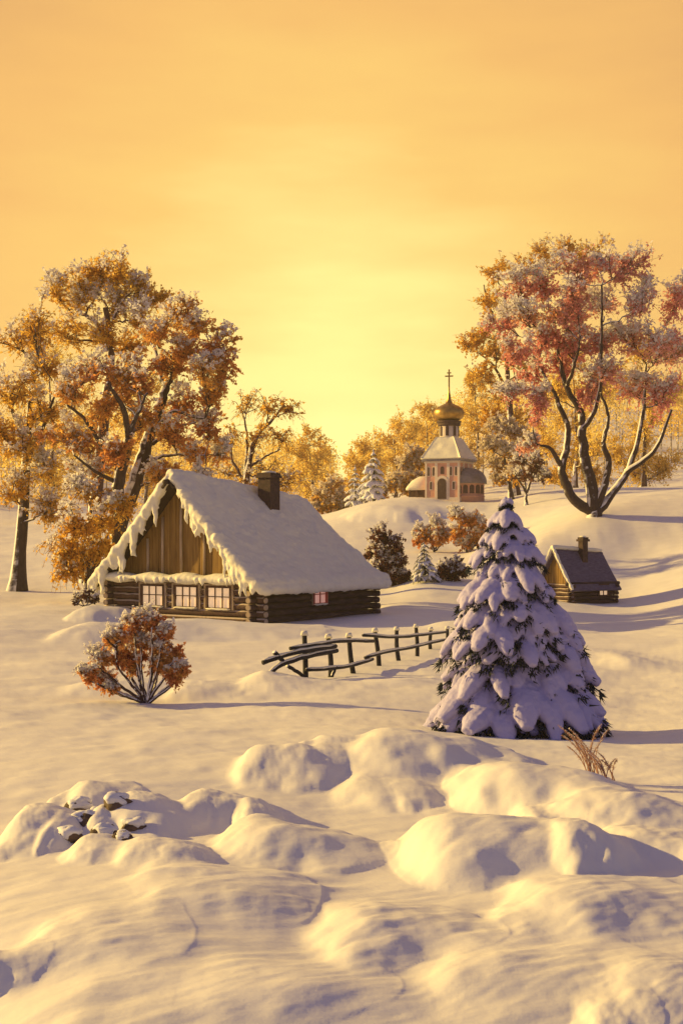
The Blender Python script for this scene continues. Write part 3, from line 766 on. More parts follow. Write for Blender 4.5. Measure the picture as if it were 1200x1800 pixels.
# ------------------------------------------------------------------ houses
def make_house(name, label, origin, rotz, Wd, L, wh, apex, sag, kind):
    """local x along the gable, local y along the ridge, front gable at y=0"""
    r = np.random.default_rng(7 if kind == 'big' else 8)
    big = kind == 'big'
    root = thing(name, label, 'house', origin, rotz)
    hw = Wd / 2
    nlog = 6 if big else 5
    lr = wh / (nlog * 2)
    wins_f = [(-2.05, 1.55), (0.45, 1.55), (2.8, 1.55)] if big else []
    wz0, wz1 = (0.85, 1.92) if big else (0.6, 1.35)
    wins_r = [(5.6, 1.15)] if big else [(Lw, 0.8) for Lw in (2.9,)]
    rz0, rz1 = (0.95, 1.85) if big else (0.6, 1.3)
    # log walls
    def logwall(p0, p1, wins, z0, z1, nm, mt, ext=(0.62 if big else 0.3)):
        mb = MB()
        p0 = np.array(p0, float); p1 = np.array(p1, float)
        Lw = np.linalg.norm(p1 - p0); u = (p1 - p0) / Lw
        for i in range(nlog):
            z = lr + i * 2 * lr
            cuts = [(-ext + r.uniform(-.05, .05), Lw + ext + r.uniform(-.05, .05))]
            for (wc, ww) in wins:
                if z + lr * 0.6 > z0 and z - lr * 0.6 < z1:
                    new = []
                    for (a, b_) in cuts:
                        if wc - ww / 2 > a and wc + ww / 2 < b_:
                            new += [(a, wc - ww / 2), (wc + ww / 2, b_)]
                        else:
                            new.append((a, b_))
                    cuts = new
            for (a, b_) in cuts:
                ts = np.linspace(a, b_, 9)
                pts = np.stack([p0[0] + u[0] * ts, p0[1] + u[1] * ts, np.full(9, z)], 1)
                pts[1:-1] += r.normal(size=(7, 3)) * 0.012
                tube(mb, pts, lr * 0.93 * (1 + r.uniform(-.05, .05, 9)), 12)
        return mb.build(nm, mt, root, None, True)
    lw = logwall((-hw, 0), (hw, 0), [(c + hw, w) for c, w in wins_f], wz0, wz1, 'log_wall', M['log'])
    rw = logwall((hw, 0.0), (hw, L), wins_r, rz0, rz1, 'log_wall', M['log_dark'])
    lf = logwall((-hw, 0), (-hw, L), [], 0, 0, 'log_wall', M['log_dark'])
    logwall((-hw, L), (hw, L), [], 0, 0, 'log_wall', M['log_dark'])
    if big:   # pale end grain of the crossing logs
        def ends(par, pts, ax):
            for p in pts:
                mb = MB(); p = np.array(p, float); a = np.array(ax, float)
                tube(mb, [p - a * .03, p + a * r.uniform(.03, .06)], lr * np.array([.86, .80]), 10)
                mb.build('log_end', M['batten'], par)
        zs = [lr + i * 2 * lr for i in range(nlog)]
        ends(rw, [(hw, -.66, z) for z in zs], (0, -1, 0))
        ends(lw, [(hw + .66, 0, z) for z in zs], (1, 0, 0))
        ends(lf, [(-hw, -.66, z) for z in zs], (0, -1, 0))
    # dark interior lining keeps the wall opaque
    mb = MB(); box(mb, (-hw + .12, .14, 0.05), (hw - .12, L - .14, wh - .02)); mb.build('inner_wall', M['deck'], root)
    # windows
    def window(cx, w, z0, z1, face, fm, pm):
        def T(v):
            v = np.array(v, float)
            if face == 'f':
                return np.stack([cx + v[:, 0], -lr * 0.95 - v[:, 1], v[:, 2]], 1)
            return np.stack([hw + lr * 0.95 + v[:, 1], cx + v[:, 0], v[:, 2]], 1)
        mb = MB(); t = 0.11 if big else 0.08
        hwid = w / 2
        box(mb, (-hwid - t, -0.16, z0 - t), (-hwid, 0.07, z1 + t), T); box(mb, (hwid, -0.16, z0 - t), (hwid + t, 0.07, z1 + t), T)
        box(mb, (-hwid, -0.16, z1), (hwid, 0.068, z1 + t), T); box(mb, (-hwid, -0.16, z0 - t), (hwid, 0.085, z0), T)
        if big:
            for sx in ((-0.5, 0.5) if w > 1.2 else (0.0,)):
                box(mb, (sx * w * 0.33 - 0.03, -0.02, z0), (sx * w * 0.33 + 0.03, 0.03, z1), T)
            zc = z0 + (z1 - z0) * 0.55
            box(mb, (-hwid, -0.018, zc - .025), (hwid, 0.026, zc + .025), T)
        else:
            box(mb, (-.025, -0.02, z0), (.025, 0.03, z1), T)
        fr = mb.build('window', fm, root)
        if big:
            cm = MB(); a_, b_ = hwid + t + .002, hwid + t + (.15 if face == 'f' else .07)
            box(cm, (-b_, -.15, z0 - t), (-a_, .035, z1 + t), T); box(cm, (a_, -.15, z0 - t), (b_, .035, z1 + t), T)
            box(cm, (-b_, -.15, z1 + t + .002), (b_, .038, z1 + t + .10), T)
            cm.build('casing', M['batten'], fr)
        mb = MB(); box(mb, (-hwid + .001, -0.10, z0 + .001), (hwid - .001, -0.05, z1 - .001), T); mb.build('pane', pm, fr)
        if big:
            sn = MB()
            pts = np.stack([np.linspace(-hwid - .1, hwid + .1, 9), np.full(9, .06), np.full(9, z0 - t * 0.0 - 0.09) + r.uniform(0, .03, 9)], 1)
            pts = T(pts); lobe(sn, pts, np.array([.02, .07, .08, .08, .09, .08, .08, .07, .02]), np.array([.02, .05, .06, .05, .06, .05, .06, .05, .02]))
            sn.build('snow', M['roof_snow'], fr, None, True)
        return fr
    for c, w in wins_f:
        window(c, w, wz0, wz1, 'f', M['frame'], M['pane'])
    for c, w in wins_r:
        window(c, w, rz0, rz1, 'r', M['frame_red'] if big else M['frame'], M['pane_rose'] if big else M['pane'])
    # gable of upright planks
    rise = apex - wh
    for yy, nm in ((0.0, 'gable'), (L, 'gable')):
        mb = MB(); n = 24 if big else 12
        xs = np.linspace(-hw + 0.05, hw - 0.05, n + 1)
        for i in range(n):
            x0, x1 = xs[i] + .012, xs[i + 1] - .012
            zt0 = wh + rise * (1 - abs(x0) / hw); zt1 = wh + rise * (1 - abs(x1) / hw)
            dy = r.uniform(-.025, .025); ap = apex - (sag if yy > 0 else 0)
            if yy > 0:
                zt0 -= sag * (1 - abs(x0) / hw); zt1 -= sag * (1 - abs(x1) / hw)
            v = [[x0, yy - .04 + dy, wh], [x1, yy - .04 + dy, wh], [x1, yy + .04 + dy, wh], [x0, yy + .04 + dy, wh],
                 [x0, yy - .04 + dy, zt0 - .05], [x1, yy - .04 + dy, zt1 - .05], [x1, yy + .04 + dy, zt1 - .05], [x0, yy + .04 + dy, zt0 - .05]]
            mb.add(v, [[0, 3, 2, 1], [4, 5, 6, 7], [0, 1, 5, 4], [1, 2, 6, 5], [2, 3, 7, 6], [3, 0, 4, 7]])
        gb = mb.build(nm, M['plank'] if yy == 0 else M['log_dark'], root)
        if yy == 0 and big:
            for x in (-2.5, -1.35, 0.05, 1.7):
                mb = MB(); zt = wh + rise * (1 - abs(x) / hw) - .55
                tube(mb, [[x, -.10, wh + .1], [x + r.uniform(-.05, .05), -.10, (wh + zt) / 2], [x, -.10, zt]], 0.085, 8)
                mb.build('batten', M['batten'], gb, None, True)
    # roof deck and snow
    ov = 0.95 if big else 0.45      # eave overhang
    y0 = -1.05 if big else -0.5; y1 = L + (0.7 if big else 0.4)
    slope = rise / hw
    rid = lambda y: apex + 0.12 - sag * np.clip(y / L, 0, 1.1)
    def rp(sx, s, y, off):
        x = s * (hw + ov)
        zr = rid(y); ze = wh + 0.12 - slope * ov * (0.55 if big else 0.8)
        z = zr + (ze - zr) * s - (0.35 if big else 0.1) * np.sin(np.pi * s) * 0.6
        nv = np.array([slope, 0, 1.0]); nv /= np.linalg.norm(nv)
        return np.stack([sx * (x + nv[0] * off), y, z + nv[2] * off], -1)
    dk = MB()
    for sx in (-1, 1):
        s = np.linspace(0, 1, 9); y = np.linspace(y0 + .12, y1 - .12, 5)
        S, Y = np.meshgrid(s, y, indexing='ij')
        top = rp(sx, S, Y, 0.0 * S).reshape(-1, 3); bot = rp(sx, S, Y, -0.14 + 0 * S).reshape(-1, 3)
        ii = np.arange(45).reshape(9, 5)
        def grid(i_):
            return np.stack([i_[:-1, :-1], i_[1:, :-1], i_[1:, 1:], i_[:-1, 1:]], -1).reshape(-1, 4)
        rim = np.concatenate([ii[0, :], ii[1:, -1], ii[-1, -2::-1], ii[-2:0:-1, 0]])
        rim2 = np.roll(rim, -1)
        dk.add(np.vstack([top, bot]), grid(ii), grid(ii + 45)[:, ::-1], np.stack([rim, rim2, rim2 + 45, rim + 45], 1))
    rf = dk.build('roof', M['deck'] if big else M['violet_roof'], root)
    sn = MB()
    base_t = 0.42 if big else 0.22
    for sx in (-1, 1):
        s = np.linspace(0, 1, 40); y = np.linspace(y0, y1, 50)
        S, Y = np.meshgrid(s, y, indexing='ij')
        lump = 0.45 * fbm(S * 5 + 3 * sx, Y * 0.45) + 0.22 * fbm(S * 15 + 9, Y * 1.5)
        ed = np.minimum(np.minimum((Y - y0), (y1 - Y)) / 0.5, (1 - S) * (hw + ov) / 0.45)
        ed = np.sqrt(np.clip(1 - (1 - np.clip(ed, 0, 1)) ** 2, 0.0, 1))
        th_ = (base_t * (1 + lump) + (0.16 if big else 0.04) * np.clip(S - .8, 0, 1) * 5) * (0.25 + 0.75 * ed)
        top = rp(sx, S, Y, th_).reshape(-1, 3); bot = rp(sx, S, Y, 0 * S + 0.01).reshape(-1, 3)
        # the outermost snow rolls over the eave
        ii = np.arange(2000).reshape(40, 50)
        def grid(i_):
            return np.stack([i_[:-1, :-1], i_[1:, :-1], i_[1:, 1:], i_[:-1, 1:]], -1).reshape(-1, 4)
        rim = np.concatenate([ii[0, :], ii[1:, -1], ii[-1, -2::-1], ii[-2:0:-1, 0]])
        rim2 = np.roll(rim, -1)
        fl = (lambda a: a) if sx > 0 else (lambda a: a[:, ::-1])
        if big:
          sn.add(np.vstack([top, bot]), fl(grid(ii)), fl(grid(ii + 2000)[:, ::-1]), fl(np.stack([rim, rim2, rim2 + 2000, rim + 2000], 1)[:, ::-1]))
        # snow roll along the eave
        yy = np.linspace(y0 + .05, y1 - .05, 24)
        e = rp(sx, np.full(24, 1.0), yy, np.full(24, 0.16 if big else 0.08))
        if big:
            rr_ = (0.27 + r.uniform(-.03, .03, 24)); rr_[[0, -1]] *= 0.6
            lobe(sn, e + np.array([-.08 * sx, 0, -0.02]), rr_, rr_ * 1.12, 12)
        # fat snow on the front barge edge with tongues hanging down
        ss = np.linspace(0.0, 1.0, 26)
        e = rp(sx, ss, np.full(26, y0 + .14), np.full(26, 0.16 if big else 0.09))
        rr_ = ((0.30 if big else 0.14) * (1 + 0.22 * r.normal(size=26) * 0.6)); rr_[0] *= 0.8; rr_[-1] *= 0.6
        lobe(sn, e, rr_, rr_ * 0.95, 12)
        if big:
            for k in range(44):
                sk = r.uniform(0.07, 0.99)
                p = rp(sx, np.array([sk]), np.array([y0 + r.uniform(.0, .22)]), np.array([0.1]))[0]
                ln = r.choice([r.uniform(.35, .8), r.uniform(.8, 1.7)], p=[.6, .4])
                w0 = r.uniform(.12, .20)
                pts = np.array([[p[0] + r.normal() * .02 * j, p[1] + r.normal() * .01, p[2] + .1 - (ln + .1) * j / 5] for j in range(6)])
                tube(sn, pts, w0 * np.array([1.3, 1.15, 1, .85, .62, .22]), 8)
    yy = np.linspace(y0 + .1, y1 - .1, 14)
    e = np.stack([r.normal(size=14) * .04, yy, rid(yy) + (.20 if big else .10)], 1)
    rr_ = (0.36 if big else .17) * (1 + r.uniform(-.12, .12, 14)); rr_[0] *= 1.15; rr_[-1] *= .7
    lobe(sn, e, rr_, rr_ * .9, 12)
    so = sn.build('snow', M['roof_snow'], rf, None, True)
    remesh(so, 0.070 if big else 0.07, 0.16 if big else 0.04, 0.45, 1)
    if big:   # wooden ridge end poking out under the snow at the gable top
        mb = MB()
        tube(mb, [[-.02, y0 - .42, apex - .08], [0, y0, apex - .05], [0, 1.0, apex - .1]], [.13, .15, .15], 10)
        tube(mb, [[-.42, y0 - .12, apex - .38], [0.0, y0 - .14, apex - .02], [.42, y0 - .12, apex - .38]], .10, 8)
        mb.build('ridge_beam', M['deck'], rf, None, True)
    # chimney
    cxl, cyl, cs, chh = (1.2, 6.3, 0.46, 1.75) if big else (0.35, 2.2, 0.24, 0.95)
    zr = float(rp(1, np.array([cxl / (hw + ov)]), np.array([cyl]), np.array([0.0]))[0, 2])
    zt = zr + chh + (0.35 if big else .2)
    mb = MB()
    box(mb, (cxl - cs, cyl - cs, zr - 1.0), (cxl + cs, cyl + cs, zt))
    for k in range(3):
        z = zr + (zt - zr) * (0.35 + 0.2 * k)
    box(mb, (cxl - cs - .1, cyl - cs - .1, zt), (cxl + cs + .1, cyl + cs + .1, zt + .16))
    box(mb, (cxl - cs - .03, cyl - cs - .03, zt + .16), (cxl + cs + .03, cyl + cs + .03, zt + .30))
    ch = mb.build('chimney', M['chimney'], rf)
    cs_ = MB()
    lobe(cs_, [[cxl - cs - .08, cyl, zt + .30], [cxl - cs * .5, cyl, zt + .34], [cxl + cs * .5, cyl, zt + .33], [cxl + cs + .05, cyl, zt + .30]],
         np.array([.15, .9, .9, .15]) * cs, np.array([.02, .10, .09, .02]) * (1 if big else .7))
    cs_.build('snow', M['roof_snow'], ch, None, True)
    if big:   # pent roof over the front windows
        mb = MB()
        v = np.array([[-hw - .25, -.02, wh + .24], [hw + .05, -.02, wh + .24], [hw + .05, -.85, wh - .02], [-hw - .25, -.85, wh - .02]])
        box(mb, (-hw - .25, -.85, wh + .03), (hw + .05, -.10, wh + .12))
        pr = mb.build('pent_roof', M['log'], root)
        sn = MB()
        n = 40
        xs = np.linspace(-hw - .25, hw + .08, n)
        hgt = 0.17 + 0.16 * np.abs(np.sin(xs * 1.25 + .6)) ** 1.3 + r.uniform(-.02, .02, n); hgt[[0, -1]] = .03
        wd = np.full(n, .46); wd[[0, -1]] = .1
        lobe(sn, np.stack([xs, np.full(n, -.50), np.full(n, wh + .16)], 1), wd, hgt, 12)
        for k in range(22):
            x = r.uniform(-hw, hw); w0 = r.uniform(.07, .12)
            ln = r.uniform(.12, .30)
            tube(sn, [[x, -.88, wh + .2], [x, -.92, wh + .08], [x, -.92, wh + .06 - ln]], w0 * np.array([1.2, 1, .3]), 8)
        so = sn.build('snow', M['roof_snow'], pr, None, True)
        remesh(so, 0.06, 0.05, 0.3, 1)
    # eaves beam along the long wall
    mb = MB(); tube(mb, [[hw + .02, -.5, wh + .02], [hw + .02, L * .5, wh + .02], [hw + .02, L + .4, wh + .02]], lr * .9, 10)
    mb.build('wall_beam', M['log_dark'], root, None, True)
    return root

Lc = P(200, HY, 79); Rc = P(450, HY, 73)
gdir = (Rc - Lc)[:2]; Wd = float(np.linalg.norm(gdir)); rot = math.atan2(gdir[1], gdir[0])
ctr = (Lc + Rc) / 2; ctr[2] = -4.82
make_house('log_cabin', 'large log cabin with thick snow on its steep roof and three lit front windows', ctr, rot, Wd, 11.0, 2.25, 7.8, 1.2, 'big')
Lh = P(962, HY, 97.5); Rh = P(1000, HY, 95)
hd = np.array([0.62, -0.78]); hrot = math.radians(-57)
hc = np.array([15.15, 96.3, -4.85])
make_house('log_hut', 'small dark log hut with bluish violet roof, half hidden behind the big spruce', hc, hrot, 3.1, 4.1, 1.4, 3.75, 0.25, 'small')

# ------------------------------------------------------------------ church
def make_church():
    d = 184.0; k = d / F
    b = P(789, 877, d); b[2] = gz(b[0], b[1]) - 0.1
    b[2] = P(789, 878, d)[2]
    rot = math.radians(-26.6)
    root = thing('church', 'small pink church with snowy tent roof and gilded onion dome on the hill', 'church', b, rot)
    S = 62.6 * k; h = S / 2
    zb = 66 * k          # wall height
    r = np.random.default_rng(3)
    mb = MB()
    box(mb, (-h, -h, -2.0), (h, h, zb)); mb.build('wall', M['church_wall'], root)
    mb = MB()   # pilasters, plinth and cornice
    pw = .20
    for x in (-h, -h * .36, h * .36, h):
        for (fx) in (0, 1):
            def T(v, x=x, fx=fx):
                v = np.array(v); 
                return v if not fx else np.stack([-v[:, 1], v[:, 0], v[:, 2]], 1)
            xa = max(-h, x - pw); xb = min(h, x + pw)
            box(mb, (xa - (.06 if x == -h else 0), -h - .08, 0), (xb + (.06 if x == h else 0), -h - .002, zb - .25), T)
    box(mb, (-h - .16, -h - .16, zb - .25), (h + .16, h + .16, zb)); box(mb, (-h - .12, -h - .12, -1.9), (h + .12, h + .12, .22))
    mb.build('trim', M['church_trim'], root)
    # windows on the front and right walls
    def arch(w, hgt, n=8):
        a = np.linspace(0, np.pi, n)
        return np.concatenate([[[-w / 2, 0], [w / 2, 0]], np.stack([np.cos(a) * w / 2, hgt - w / 2 + np.sin(a) * w / 2], 1)])
    def opening(nm, x, z, w, hgt, fx, par, mt, dep=.05):
        pr = arch(w, hgt); n = len(pr)
        f0 = np.stack([pr[:, 0] + x, np.full(n, -h - dep), pr[:, 1] + z], 1); f1 = f0 + np.array([0, .12, 0])
        v = np.vstack([f0, f1])
        if fx:
            v = np.stack([-v[:, 1], v[:, 0], v[:, 2]], 1)
        i = np.arange(n); j = np.roll(i, -1)
        m_ = MB(); m_.add(v, i[None], (i + n)[None, ::-1], np.stack([i, i + n, j + n, j], 1))
        return m_.build(nm, mt, par)
    for fx in (0, 1):
        for x in (-h * .82, -h * .52, h * .52, h * .82):
            fr = opening('window_frame', x, zb * .60, .46, 1.35, fx, root, M['church_trim'], .03)
            opening('window', x, zb * .62, .28, 1.15, fx, fr, M['church_dark'], .06)
        for x in (-h * .68, h * .68):
            fr = opening('window_frame', x, zb * .24, .46, 1.2, fx, root, M['church_trim'], .03)
            opening('window', x, zb * .26, .28, 1.0, fx, fr, M['church_dark'], .06)
    fr = opening('door_frame', 0, 0, 1.75, 3.15, 0, root, M['church_trim'], .14)
    opening('door', 0, 0.02, 1.25, 2.75, 0, fr, M['church_dark'], .18)
    opening('niche', 0, zb * .66, .5, 1.0, 0, root, M['church_dark'], .06)
    # tent roof
    ze = zb; rt = 42 * k; e = h + .45; tt = 19.5 * k * .82
    mb = MB()
    v = [[-e, -e, ze], [e, -e, ze], [e, e, ze], [-e, e, ze], [-e, -e, ze + .3], [e, -e, ze + .3], [e, e, ze + .3], [-e, e, ze + .3],
         [-tt, -tt, ze + rt], [tt, -tt, ze + rt], [tt, tt, ze + rt], [-tt, tt, ze + rt]]
    mb.add(v, [[3, 2, 1, 0], [0, 1, 5, 4], [1, 2, 6, 5], [2, 3, 7, 6], [3, 0, 4, 7], [4, 5, 9, 8], [5, 6, 10, 9], [6, 7, 11, 10], [7, 4, 8, 11], [8, 9, 10, 11]])
    rf = mb.build('roof', M['slate'], root)
    sn = MB()
    n = 14
    for (a, c, dd, ee) in ((4, 5, 9, 8), (7, 4, 8, 11), (5, 6, 10, 9), (6, 7, 11, 10)):
        va, vc, vd, ve = [np.array(v[i], float) for i in (a, c, dd, ee)]
        s, t = np.meshgrid(np.linspace(0, 1, n), np.linspace(0, 1, n), indexing='ij')
        s = s[..., None]; t = t[..., None]
        pt = (va * (1 - s) + vc * s) * (1 - t) + (ve * (1 - s) + vd * s) * t
        nv = np.cross(vc - va, ve - va); nv /= np.linalg.norm(nv)
        thk = 0.22 + 0.14 * fbm(s[..., 0] * 4 + a * 7, t[..., 0] * 4)[..., None]
        top = pt + nv * thk
        if a == 5:
            top = pt + nv * 0.06
        ii = np.arange(n * n).reshape(n, n)
        gq = np.stack([ii[:-1, :-1], ii[1:, :-1], ii[1:, 1:], ii[:-1, 1:]], -1).reshape(-1, 4)
        rim = np.concatenate([ii[0, :], ii[1:, -1], ii[-1, -2::-1], ii[-2:0:-1, 0]]); rim2 = np.roll(rim, -1)
        sn.add(np.vstack([top.reshape(-1, 3), (pt + nv * .01).reshape(-1, 3)]), gq, (gq + n * n)[:, ::-1], np.stack([rim, rim2, rim2 + n * n, rim + n * n], 1)[:, ::-1])
    sn.build('snow', M['roof_snow'], rf, None, True)
    # drum
    zr = ze + rt; dr = 17.0 * k; dh = 27 * k
    mb = MB(); lathe(mb, [[dr, zr - .4], [dr, zr + dh], [0.01, zr + dh]], n=28)
    dm = mb.build('drum', M['church_trim'], root, None, True)
    mb = MB(); lathe(mb, [[dr, zr + dh - .5], [dr + .22, zr + dh - .4], [dr + .22, zr + dh - .05], [dr + .34, zr + dh], [dr + .34, zr + dh + .22], [dr * .5, zr + dh + .42]], n=28)
    mb.build('cornice', M['church_dark'], dm)
    for a in np.arange(8) * 2 * np.pi / 8 + .2:
        m_ = MB()
        pr = arch(.42, 1.35); n_ = len(pr)
        cx, cy = np.cos(a), np.sin(a)
        f0 = np.stack([cx * (dr + .05) - cy * pr[:, 0], cy * (dr + .05) + cx * pr[:, 0], pr[:, 1] + zr + .25], 1); f1 = f0 - np.array([cx * .2, cy * .2, 0])
        i = np.arange(n_); j = np.roll(i, -1)
        m_.add(np.vstack([f0, f1]), i[None], (i + n_)[None, ::-1], np.stack([i, i + n_, j + n_, j], 1))
        m_.build('window', M['church_dark'], dm)
    # onion dome, spire and cross
    zo = zr + dh + .3; orad = 26.5 * k
    pr = np.array([[.60, 0], [.84, .12], [.98, .32], [1.02, .54], [.98, .76], [.84, .96], [.62, 1.12], [.40, 1.24], [.24, 1.34], [.15, 1.58], [.10, 1.9], [.06, 2.3], [.05, 2.6]])
    pr = spline(np.column_stack([pr, np.zeros(len(pr))]), 40)[:, :2]
    mb = MB(); lathe(mb, np.column_stack([pr[:, 0] * orad, zo + pr[:, 1] * orad * .86]), n=32)
    on = mb.build('onion_dome', M['gold'], root, None, True)
    zc = zo + 2.55 * orad * .86
    zt = zo + (735 - 645) * k
    mb = MB(); cr = math.radians(10)
    def Rz(v):
        v = np.array(v); c, s = np.cos(cr), np.sin(cr)
        return np.stack([v[:, 0] * c - v[:, 1] * s, v[:, 0] * s + v[:, 1] * c, v[:, 2]], 1)
    box(mb, (-.09, -.07, zc - .3), (.09, .07, zt), Rz)
    box(mb, (-.55, -.062, zt - 1.0), (.55, .062, zt - .82), Rz); box(mb, (-.28, -.06, zt - .55), (.28, .06, zt - .40), Rz)
    mb.build('cross', M['gold'], on)
    # apse on the right side
    ar = 29 * k; ah = 29 * k; cx, cy = h + .15, .3
    c0 = (cx, cy, 0)
    mb = MB(); lathe(mb, [[ar, -2.0], [ar, .3], [ar + .08, .3], [ar + .08, .45], [ar, .45], [ar, ah], [ar + .1, ah]], c0, 32)
    ap = mb.build('apse', M['church_wall'], root, None, True)
    for a in np.radians([-120, -98, -76, -54, -32, -10]):
        m_ = MB(); pa = arch(.62, 1.15); n_ = len(pa)
        ca, sa = np.cos(a), np.sin(a)
        f0 = np.stack([cx + ca * (ar + .05) - sa * pa[:, 0], cy + sa * (ar + .05) + ca * pa[:, 0], pa[:, 1] + .75], 1); f1 = f0 - np.array([ca * .25, sa * .25, 0])
        i = np.arange(n_); j = np.roll(i, -1)
        m_.add(np.vstack([f0, f1]), i[None], (i + n_)[None, ::-1], np.stack([i, i + n_, j + n_, j], 1))
        m_.build('window', M['pane_rose'] if False else M['church_dark'], ap)
    mb = MB(); a_ = np.linspace(0, np.pi / 2, 12)
    lathe(mb, np.column_stack([(ar + .35) * np.cos(a_) ** .8 + .001, ah + 26 * k * np.sin(a_)]), c0, 32)
    lathe(mb, [[ar + .05, ah - .02], [ar + .37, ah - .15], [ar + .36, ah + .03]], c0, 32)
    mb.build('roof', M['slate'], ap, None, True)
    # low porch on the left
    pw_, ph = 3.0, 1.3
    mb = MB(); box(mb, (-h - pw_, -h * .3, -1.5), (-h - .003, h * .7, ph)); po = mb.build('porch', M['log'], root)
    mb = MB()
    for x in (-h - pw_ + .1, -h - pw_ * .6, -h - pw_ * .25):
        box(mb, (x - .1, -h * .3 - .5, -1.0), (x + .1, -h * .3 - .3, ph))
    mb.build('post', M['church_dark'], po)
    mb = MB(); x0, x1 = -h - pw_ - .4, -h + .0; ya, yb = -h * .3 - .6, h * .7 + .3; yc = (ya + yb) / 2
    n = 10
    a_ = np.linspace(0, np.pi, n)
    ring = np.stack([np.zeros(n), yc - np.cos(a_) * (yb - ya) / 2, ph + np.sin(a_) ** .8 * 1.9], 1)
    xsn = [x0, x0 + .5, x0 + 1.4, x1]; sc = [.35, .75, 1, 1.02]
    vs = []
    for x, s in zip(xsn, sc):
        q_ = ring.copy(); q_[:, 0] = x; q_[:, 2] = ph + (q_[:, 2] - ph) * s; vs.append(q_)
    ii = np.arange(4 * n).reshape(4, n)
    mb.add(np.concatenate(vs), np.stack([ii[:-1, :-1], ii[:-1, 1:], ii[1:, 1:], ii[1:, :-1]], -1).reshape(-1, 4), ii[0][None, ::-1], ii[-1][None], np.stack([ii[:-1, -1], ii[:-1, 0], ii[1:, 0], ii[1:, -1]], -1))
    mb.build('snow', M['roof_snow'], po, None, True)
make_church()

# ------------------------------------------------------------------ fence
def make_fence():
    b = P(580, 1190, 37); b[2] = gz(b[0], b[1])
    root = thing('rail_fence', 'broken snow-capped wooden rail fence leaning in front of the cabin', 'fence', b)
    r = np.random.default_rng(21)
    posts = [((535, 1117), (537, 1193), 36), ((577, 1122), (580, 1191), 37.3), ((613, 1120), (624, 1184), 39), ((659, 1111), (667, 1172), 42), ((697, 1108), (703, 1163), 45), ((731, 1103), (733, 1153), 49), ((757, 1108), (757, 1144), 52.5), ((786, 1106), (786, 1138), 56)]
    for (t, bt, d) in posts:
        p0 = P(*bt, d); p0[2] = gz(p0[0], p0[1]) - .3; p1 = P(*t, d)
        mb = MB(); pts = spline([p0, (p0 + p1) / 2 + r.normal(size=3) * .03, p1], 8)
        tube(mb, pts, np.linspace(.080, .066, 8), 9)
        po = mb.build('post', M['fence'], root, b, True)
        s = MB(); lobe(s, [p1 + [-.09, 0, 0], p1 + [-.05, 0, .05], p1 + [.04, 0, .055], p1 + [.09, 0, 0]], [.03, .10, .10, .03], [.02, .075, .075, .02]); s.build('snow', M['roof_snow'], po, b, True)
    dd = lambda px: np.interp(px, [460, 535, 580, 625, 667, 703, 733, 757, 790], [34.8, 35.85, 37.1, 38.8, 41.8, 44.8, 48.8, 52.3, 56])
    rails = [[(462, 1165), (500, 1152), (545, 1143), (590, 1136)], [(474, 1183), (500, 1166), (545, 1153), (592, 1144)], [(510, 1140), (560, 1133), (600, 1127), (657, 1127)], [(538, 1178), (575, 1176), (620, 1170), (655, 1159)],
             [(638, 1117), (690, 1120), (735, 1117), (785, 1111)], [(642, 1156), (680, 1146), (730, 1137), (785, 1124)], [(505, 1170), (520, 1180), (536, 1191)], [(482, 1146), (490, 1155), (497, 1162)], [(583, 1190), (590, 1172)]]
    for pl in rails:
        pts = spline([P(x, y, dd(x) - .13) for x, y in pl], 12)
        pts[1:-1] += r.normal(size=(10, 3)) * .005
        thick = .062 if pl[0][0] < 505 else .048
        mb = MB(); tube(mb, pts, thick * (1 + r.uniform(-.1, .1, 12)), 9)
        ra = mb.build('rail', M['fence'], root, b, True)
        if len(pl) > 3:
            s = MB(); n = 12
            lobe(s, pts + np.array([0, 0, thick * .85]), np.r_[.02, np.full(10, thick * .85) * r.uniform(.7, 1.1, 10), .02], np.r_[.01, np.full(10, .04) * r.uniform(.6, 1.3, 10), .01])
            s.build('snow', M['roof_snow'], ra, b, True)
make_fence()

